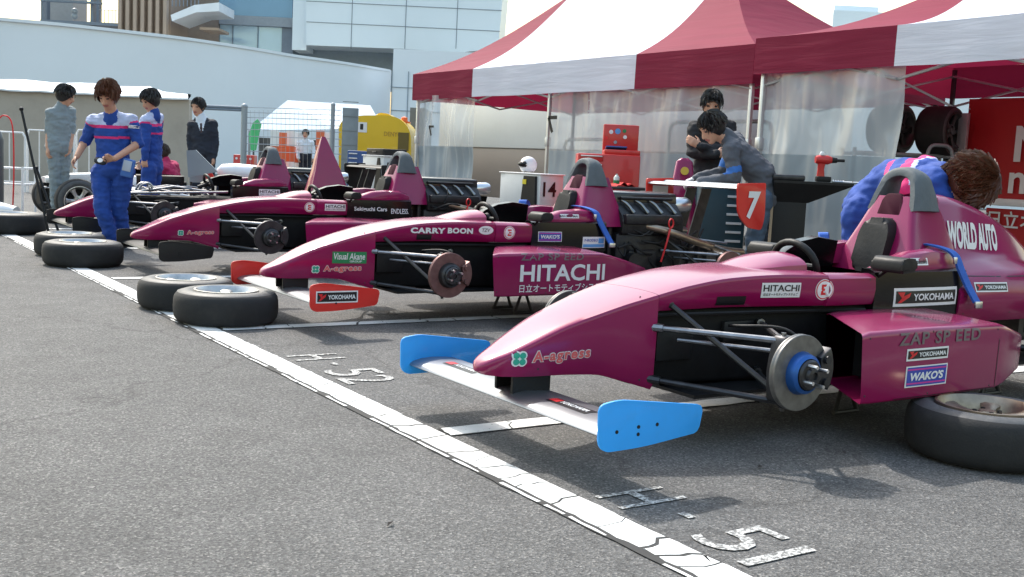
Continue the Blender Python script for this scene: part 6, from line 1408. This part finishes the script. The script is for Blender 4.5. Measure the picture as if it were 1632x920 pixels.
# wheels on the white car
for lx, s_, lab in ((.92, -1, 'near front wheel mounted on the white car at the far end'), (.92, 1, 'off side front wheel mounted on the white car at the far end')):
    L0 = c5['root'].location; wheel(lab, (L0.x+lx, L0.y+s_*.64, .30), .27, .2, RIMS, axis_mtx((0, 0, 0), (0, s_, 0)), 6, 0, 'wheels fitted to the white car')

# ================================================================== paddock edge and far things
# white pipe barriers at far left
for k, (px0, px1, D_) in enumerate(((-60, 40, 21.0), (44, 118, 21.4), (122, 200, 21.8))):
    a_, e_ = gp(px0, D_), gp(px1, D_+.3); zt = pz(207, px0, D_); zt = max(.9, zt); bs = (a_+e_)/2; bm = BM(); A, E_ = a_-bs, e_-bs
    tube(bm, [A, A+UZ*(zt-.08), A+UZ*zt+(E_-A)*.04, E_+UZ*zt-(E_-A)*.04, E_+UZ*(zt-.08), E_], .022, 8)
    for f_ in (.25, .5, .75): tube(bm, [A.lerp(E_, f_)+UZ*.2, A.lerp(E_, f_)+UZ*zt], .012, 6)
    tube(bm, [A+UZ*.2, E_+UZ*.2], .015, 6); o = obj('pipe_barrier', bm, STW, None, 50); o.location = bs; tag(o, 'white pipe crowd barrier before the concrete wall, %s' % ('leftmost of three', 'middle of three', 'rightmost, behind the first mechanic')[k], 'barrier', 'pipe barriers along the wall')
# steel trolley at the left edge, cylinder with red hose
D_ = 15; bs = gp(22, D_); tr = thing('frame_trolley', 'white tube trolley frame at the left edge behind the white car', 'trolley', bs, YAW-math.pi/2)
for zz in (.62, .40): bm = BM(); tube(bm, [V(-.3, 0, zz), V(.12, 0, zz), V(.12, .4, zz)], .018, 8); obj('rail', bm, STW, tr)
for x_, y_ in ((-.3, 0), (.12, 0), (.12, .4)): bm = BM(); tube(bm, [V(x_, y_, 0), V(x_, y_, .64)], .018, 8); obj('post', bm, STW, tr)
cyl = atd(-9, 258, 14.5); gc = thing('gas_cylinder', 'dark gas cylinder with red fittings and hose at the left edge', 'gas cylinder', (cyl.x, cyl.y, 0)); bm = BM(); lathe(bm, [(0, .0), (.115, 0), (.115, 1.0), (.09, 1.1), (.03, 1.14), (0, 1.14)], 24); obj('tank', bm, mat('tank_grey', (.07, .08, .09), .4, .3), gc, 50)
bm = BM(); lathe(bm, [(0, 1.13), (.06, 1.13), (.06, 1.17), (.02, 1.22), (0, 1.22)], 16); obj('valve', bm, STR, gc, 50)
bm = BM(); tube(bm, curve_pts([V(.0, 0, 1.18), V(.12*RH.x, .12*RH.y, 1.32), V(.24*RH.x, .24*RH.y, 1.2), V(.26*RH.x, .26*RH.y, .6), V(.24*RH.x, .24*RH.y, .02)], 8), .010, 8); obj('hose', bm, STR, gc, 50)
# mesh fence with posts and wires
D_ = 18.0
def fence_post(px, pyt, r_, lab):
    g_ = gp(px, D_); bm = BM(); tube(bm, [V(0, 0, 0), V(0, 0, pz(pyt, px, D_))], r_, 12); ball(bm, (0, 0, pz(pyt, px, D_)), r_*1.1, 2); o = obj('fence_post', bm, GREYP, None, 40); o.location = g_; tag(o, lab, 'fence post'); return o
fence_post(387, 170, .05, 'grey fence post at the left end of the wire fence'); fence_post(527, 167, .035, 'thin grey fence post left of the grey gate panel')
a_, e_ = gp(330, D_), gp(543, D_); bs = (a_+e_)/2; wf = thing('wire_fence', 'wire mesh fence stretched between grey posts before the far white tent', 'fence', bs)
WIRE = mat('wire', (.42, .44, .45), .4, .7)
for y_ in (171, 179, 187, 196, 206, 217, 229, 241): bm = BM(); tube(bm, [atd(388, y_, D_)-bs, atd(543, y_+5, D_)-bs], .006, 5); obj('wire', bm, WIRE, wf)
for k in range(22): bm = BM(); x_ = 392+k*7; tube(bm, [atd(x_, 176, D_)-bs, atd(x_, 300, D_)-bs], .0025, 4); obj('mesh_wire', bm, WIRE, wf)
for y_ in (169, 173): bm = BM(); tube(bm, [atd(322, y_, D_+.1)-bs, atd(388, y_+3, D_)-bs], .022, 8); obj('top_rail', bm, JOINT, wf)
g_ = gp(555, 17.0); bm = BM(); w_ = (atd(568, 200, 17)-atd(543, 200, 17)).length; box2(bm, (-w_/2, -.02, .05), (w_/2, .02, pz(172, 555, 17)), .004)
for zz in np.arange(.3, 2.0, .22): box2(bm, (-w_/2, -.028, zz), (w_/2, -.02, zz+.012))
o = obj('gate_panel', bm, mat('gate_grey', (.20, .23, .25), .5, .3, .2, 4), None, 40); o.location = g_; o.rotation_euler = (0, 0, YAW-math.pi/2); tag(o, 'tall narrow grey metal panel left of the yellow machine', 'gate')
# far white tent
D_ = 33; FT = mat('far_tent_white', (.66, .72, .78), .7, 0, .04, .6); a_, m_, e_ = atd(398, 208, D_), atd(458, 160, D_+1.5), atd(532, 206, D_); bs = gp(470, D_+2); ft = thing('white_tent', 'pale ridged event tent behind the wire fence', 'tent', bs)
r2 = atd(590, 168, D_+5); e2 = atd(606, 196, D_+4); bm = BM(); v = [bm.verts.new(q-bs) for q in (a_, m_, e_)]; bm.faces.new(v); obj('gable_slope', bm, mat('tent_shade', (.42, .52, .60), .7, 0, .04, .6), ft)  # gable is the tent white with its shade put into the colour
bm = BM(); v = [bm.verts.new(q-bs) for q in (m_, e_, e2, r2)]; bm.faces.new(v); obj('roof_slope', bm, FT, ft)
for q in (a_, e_, e2): bm = BM(); tube(bm, [q-bs, V(q.x, q.y, 0)-bs], .04, 8); obj('pole', bm, GREYP, ft)
# things under it: orange barriers, green inflatable, dark stuff
OR = mat('barrier_orange', (.62, .13, .05), .5, 0, .15, 3)
for k, px in enumerate((436, 448, 461, 474, 508, 519)):
    D_ = 28+.3*k; t_ = atd(px, 208+k % 2*3, D_); bs = gp(px, D_); w_ = .11; o = thing('orange_barrier', 'orange and white upright barrier by the far man, number %s from the left' % ('one', 'two', 'three', 'four', 'five', 'six')[k], 'barrier', bs, YAW-math.pi/2+.4*(k % 2), 'orange barriers under the far tent')
    for q_ in range(4): bm = BM(); box2(bm, (-w_, -.03, t_.z*q_/4), (w_, .03, t_.z*(q_+1)/4-.005), .004); obj('band', bm, OR if q_ % 2 == 0 or k % 3 == 1 else WHITEP, o)
D_ = 26; bs = gp(404, D_); gi = thing('green_banner', 'bright green feather flag by the fence post, before the far tent', 'flag', bs)
bm = BM(); t_ = [(401, 240), (397, 215), (404, 196), (411, 190), (415, 198), (412, 222), (408, 240)]; f_ = [bm.verts.new(atd(x, y, D_)-bs+FH*.04*math.sin(x*.7)) for x, y in t_]; bm.faces.new(f_); bmesh.ops.triangulate(bm, faces=bm.faces[:]); bmesh.ops.solidify(bm, geom=bm.faces[:], thickness=.03); obj('flag', bm, mat('flag_green', (.08, .50, .20), .6), gi)
bm = BM(); tube(bm, [V(0, 0, 0), atd(404, 200, D_)-bs], .02, 6); obj('pole', bm, DPOLE, gi)
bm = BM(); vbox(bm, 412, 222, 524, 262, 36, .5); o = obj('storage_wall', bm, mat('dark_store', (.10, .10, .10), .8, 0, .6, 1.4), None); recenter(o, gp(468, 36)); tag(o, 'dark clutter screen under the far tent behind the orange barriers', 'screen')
D_ = 20; p = atd(388, 262, D_); rb = thing('red_tool_box', 'red tool box with pale stickers far behind the roll hoop of the bare chassis car', 'tool box', (p.x, p.y, 0), YAW-math.pi/2); bm = BM(); box2(bm, (-.19, 0, 0), (.18, .3, pz(247, 388, D_)), .01); obj('case', bm, RED, rb, 40)
for k in range(4): bm = BM(); lathe(bm, [(0, .003), (.022, .003), (.022, 0)], 12, axis_mtx((-.13+k*.085, -.001, pz(253, 388, D_)), (0, -1, 0))); obj('sticker', bm, STW, rb)
# yellow road machine
D_ = 21; bs = gp(610, D_); ym = thing('yellow_machine', 'yellow rounded site machine with an orange beacon, left of the marquee', 'machine', bs, YAW-math.pi/2); YEL = mat('machine_yellow', (.72, .46, .012), .4, 0, .06, 2, coat=.3)
L3 = lambda px, py: ((atd(px, py, D_)-bs).dot(RH), (atd(px, py, D_)-bs).z)
bm = BM(); pl = [L3(*q) for q in ((540, 300), (540, 200), (548, 190), (575, 184), (618, 184), (636, 188), (650, 202), (655, 216), (655, 300))]; prism(bm, rounded(pl, .12, 5), 'y', 0, 1.6, .06, 3); obj('hood', bm, YEL, ym, 50)
bm = BM(); pl = [L3(*q) for q in ((592, 190), (594, 181), (602, 178), (616, 180), (626, 190), (628, 196))]; prism(bm, rounded(pl, .05, 4), 'y', .4, 1.2, .04, 3); obj('filler_dome', bm, YEL, ym, 50)
bm = BM(); x_, z_ = L3(640, 194); lathe(bm, [(0, 0), (.07, 0), (.06, .08), (0, .10)], 16, axis_mtx((x_, .5, z_+.02), (0, 0, 1))); box2(bm, (x_-.12, .4, z_-.01), (x_+.12, .6, z_+.02)); obj('beacon', bm, mat('beacon_orange', (.7, .12, .01), .3), ym, 40)
bm = BM(); x0_, z0_ = L3(634, 240); x1_, z1_ = L3(652, 212); box2(bm, (x0_, -.02, z0_), (x1_, .0, z1_)); obj('grille', bm, mat('grille_dark', (.14, .10, .02), .6), ym)
x_, z_ = L3(577, 201); w_ = .12; bm = BM(); box2(bm, (x_-w_*.8, -.008, z_-w_), (x_+w_*.8, -.001, z_+w_*.6)); obj('number_plate', bm, STW, ym); uv, fs, a = text_polys('1', .02); bm = BM(); place(bm, uv, fs, (x_-.035, -.008, z_-.07), (.06, 0, 0), (0, 0, .11), (0, -1, 0), None, .003); obj('number', bm, STK, ym)
uv, fs, a = text_polys('DENYO', .02); x_, z_ = L3(612, 213)
bm = BM(); place(bm, uv, fs, (x_, -.0, z_-.05), (.34, 0, 0), (0, 0, .09), (0, -1, 0), None, .004); obj('lettering', bm, mat('machine_letter', (.42, .24, .02), .5), ym)
for dx in (-.5, .5): bm = BM(); lathe(bm, [(0, -.08), (.28, -.08), (.3, -.05), (.3, .05), (.28, .08), (0, .08)], 24, axis_mtx((dx, .1, .3), (0, 1, 0))); obj('wheel', bm, RUBBER, ym, 40)
# grey truck part behind
bm = BM(); vbox(bm, 652, 172, 676, 262, 24, 2); o = obj('grey_van', bm, mat('van_grey', (.12, .14, .16), .4), None); recenter(o, gp(664, 25)); tag(o, 'dark grey vehicle body just left of the marquee edge', 'vehicle')
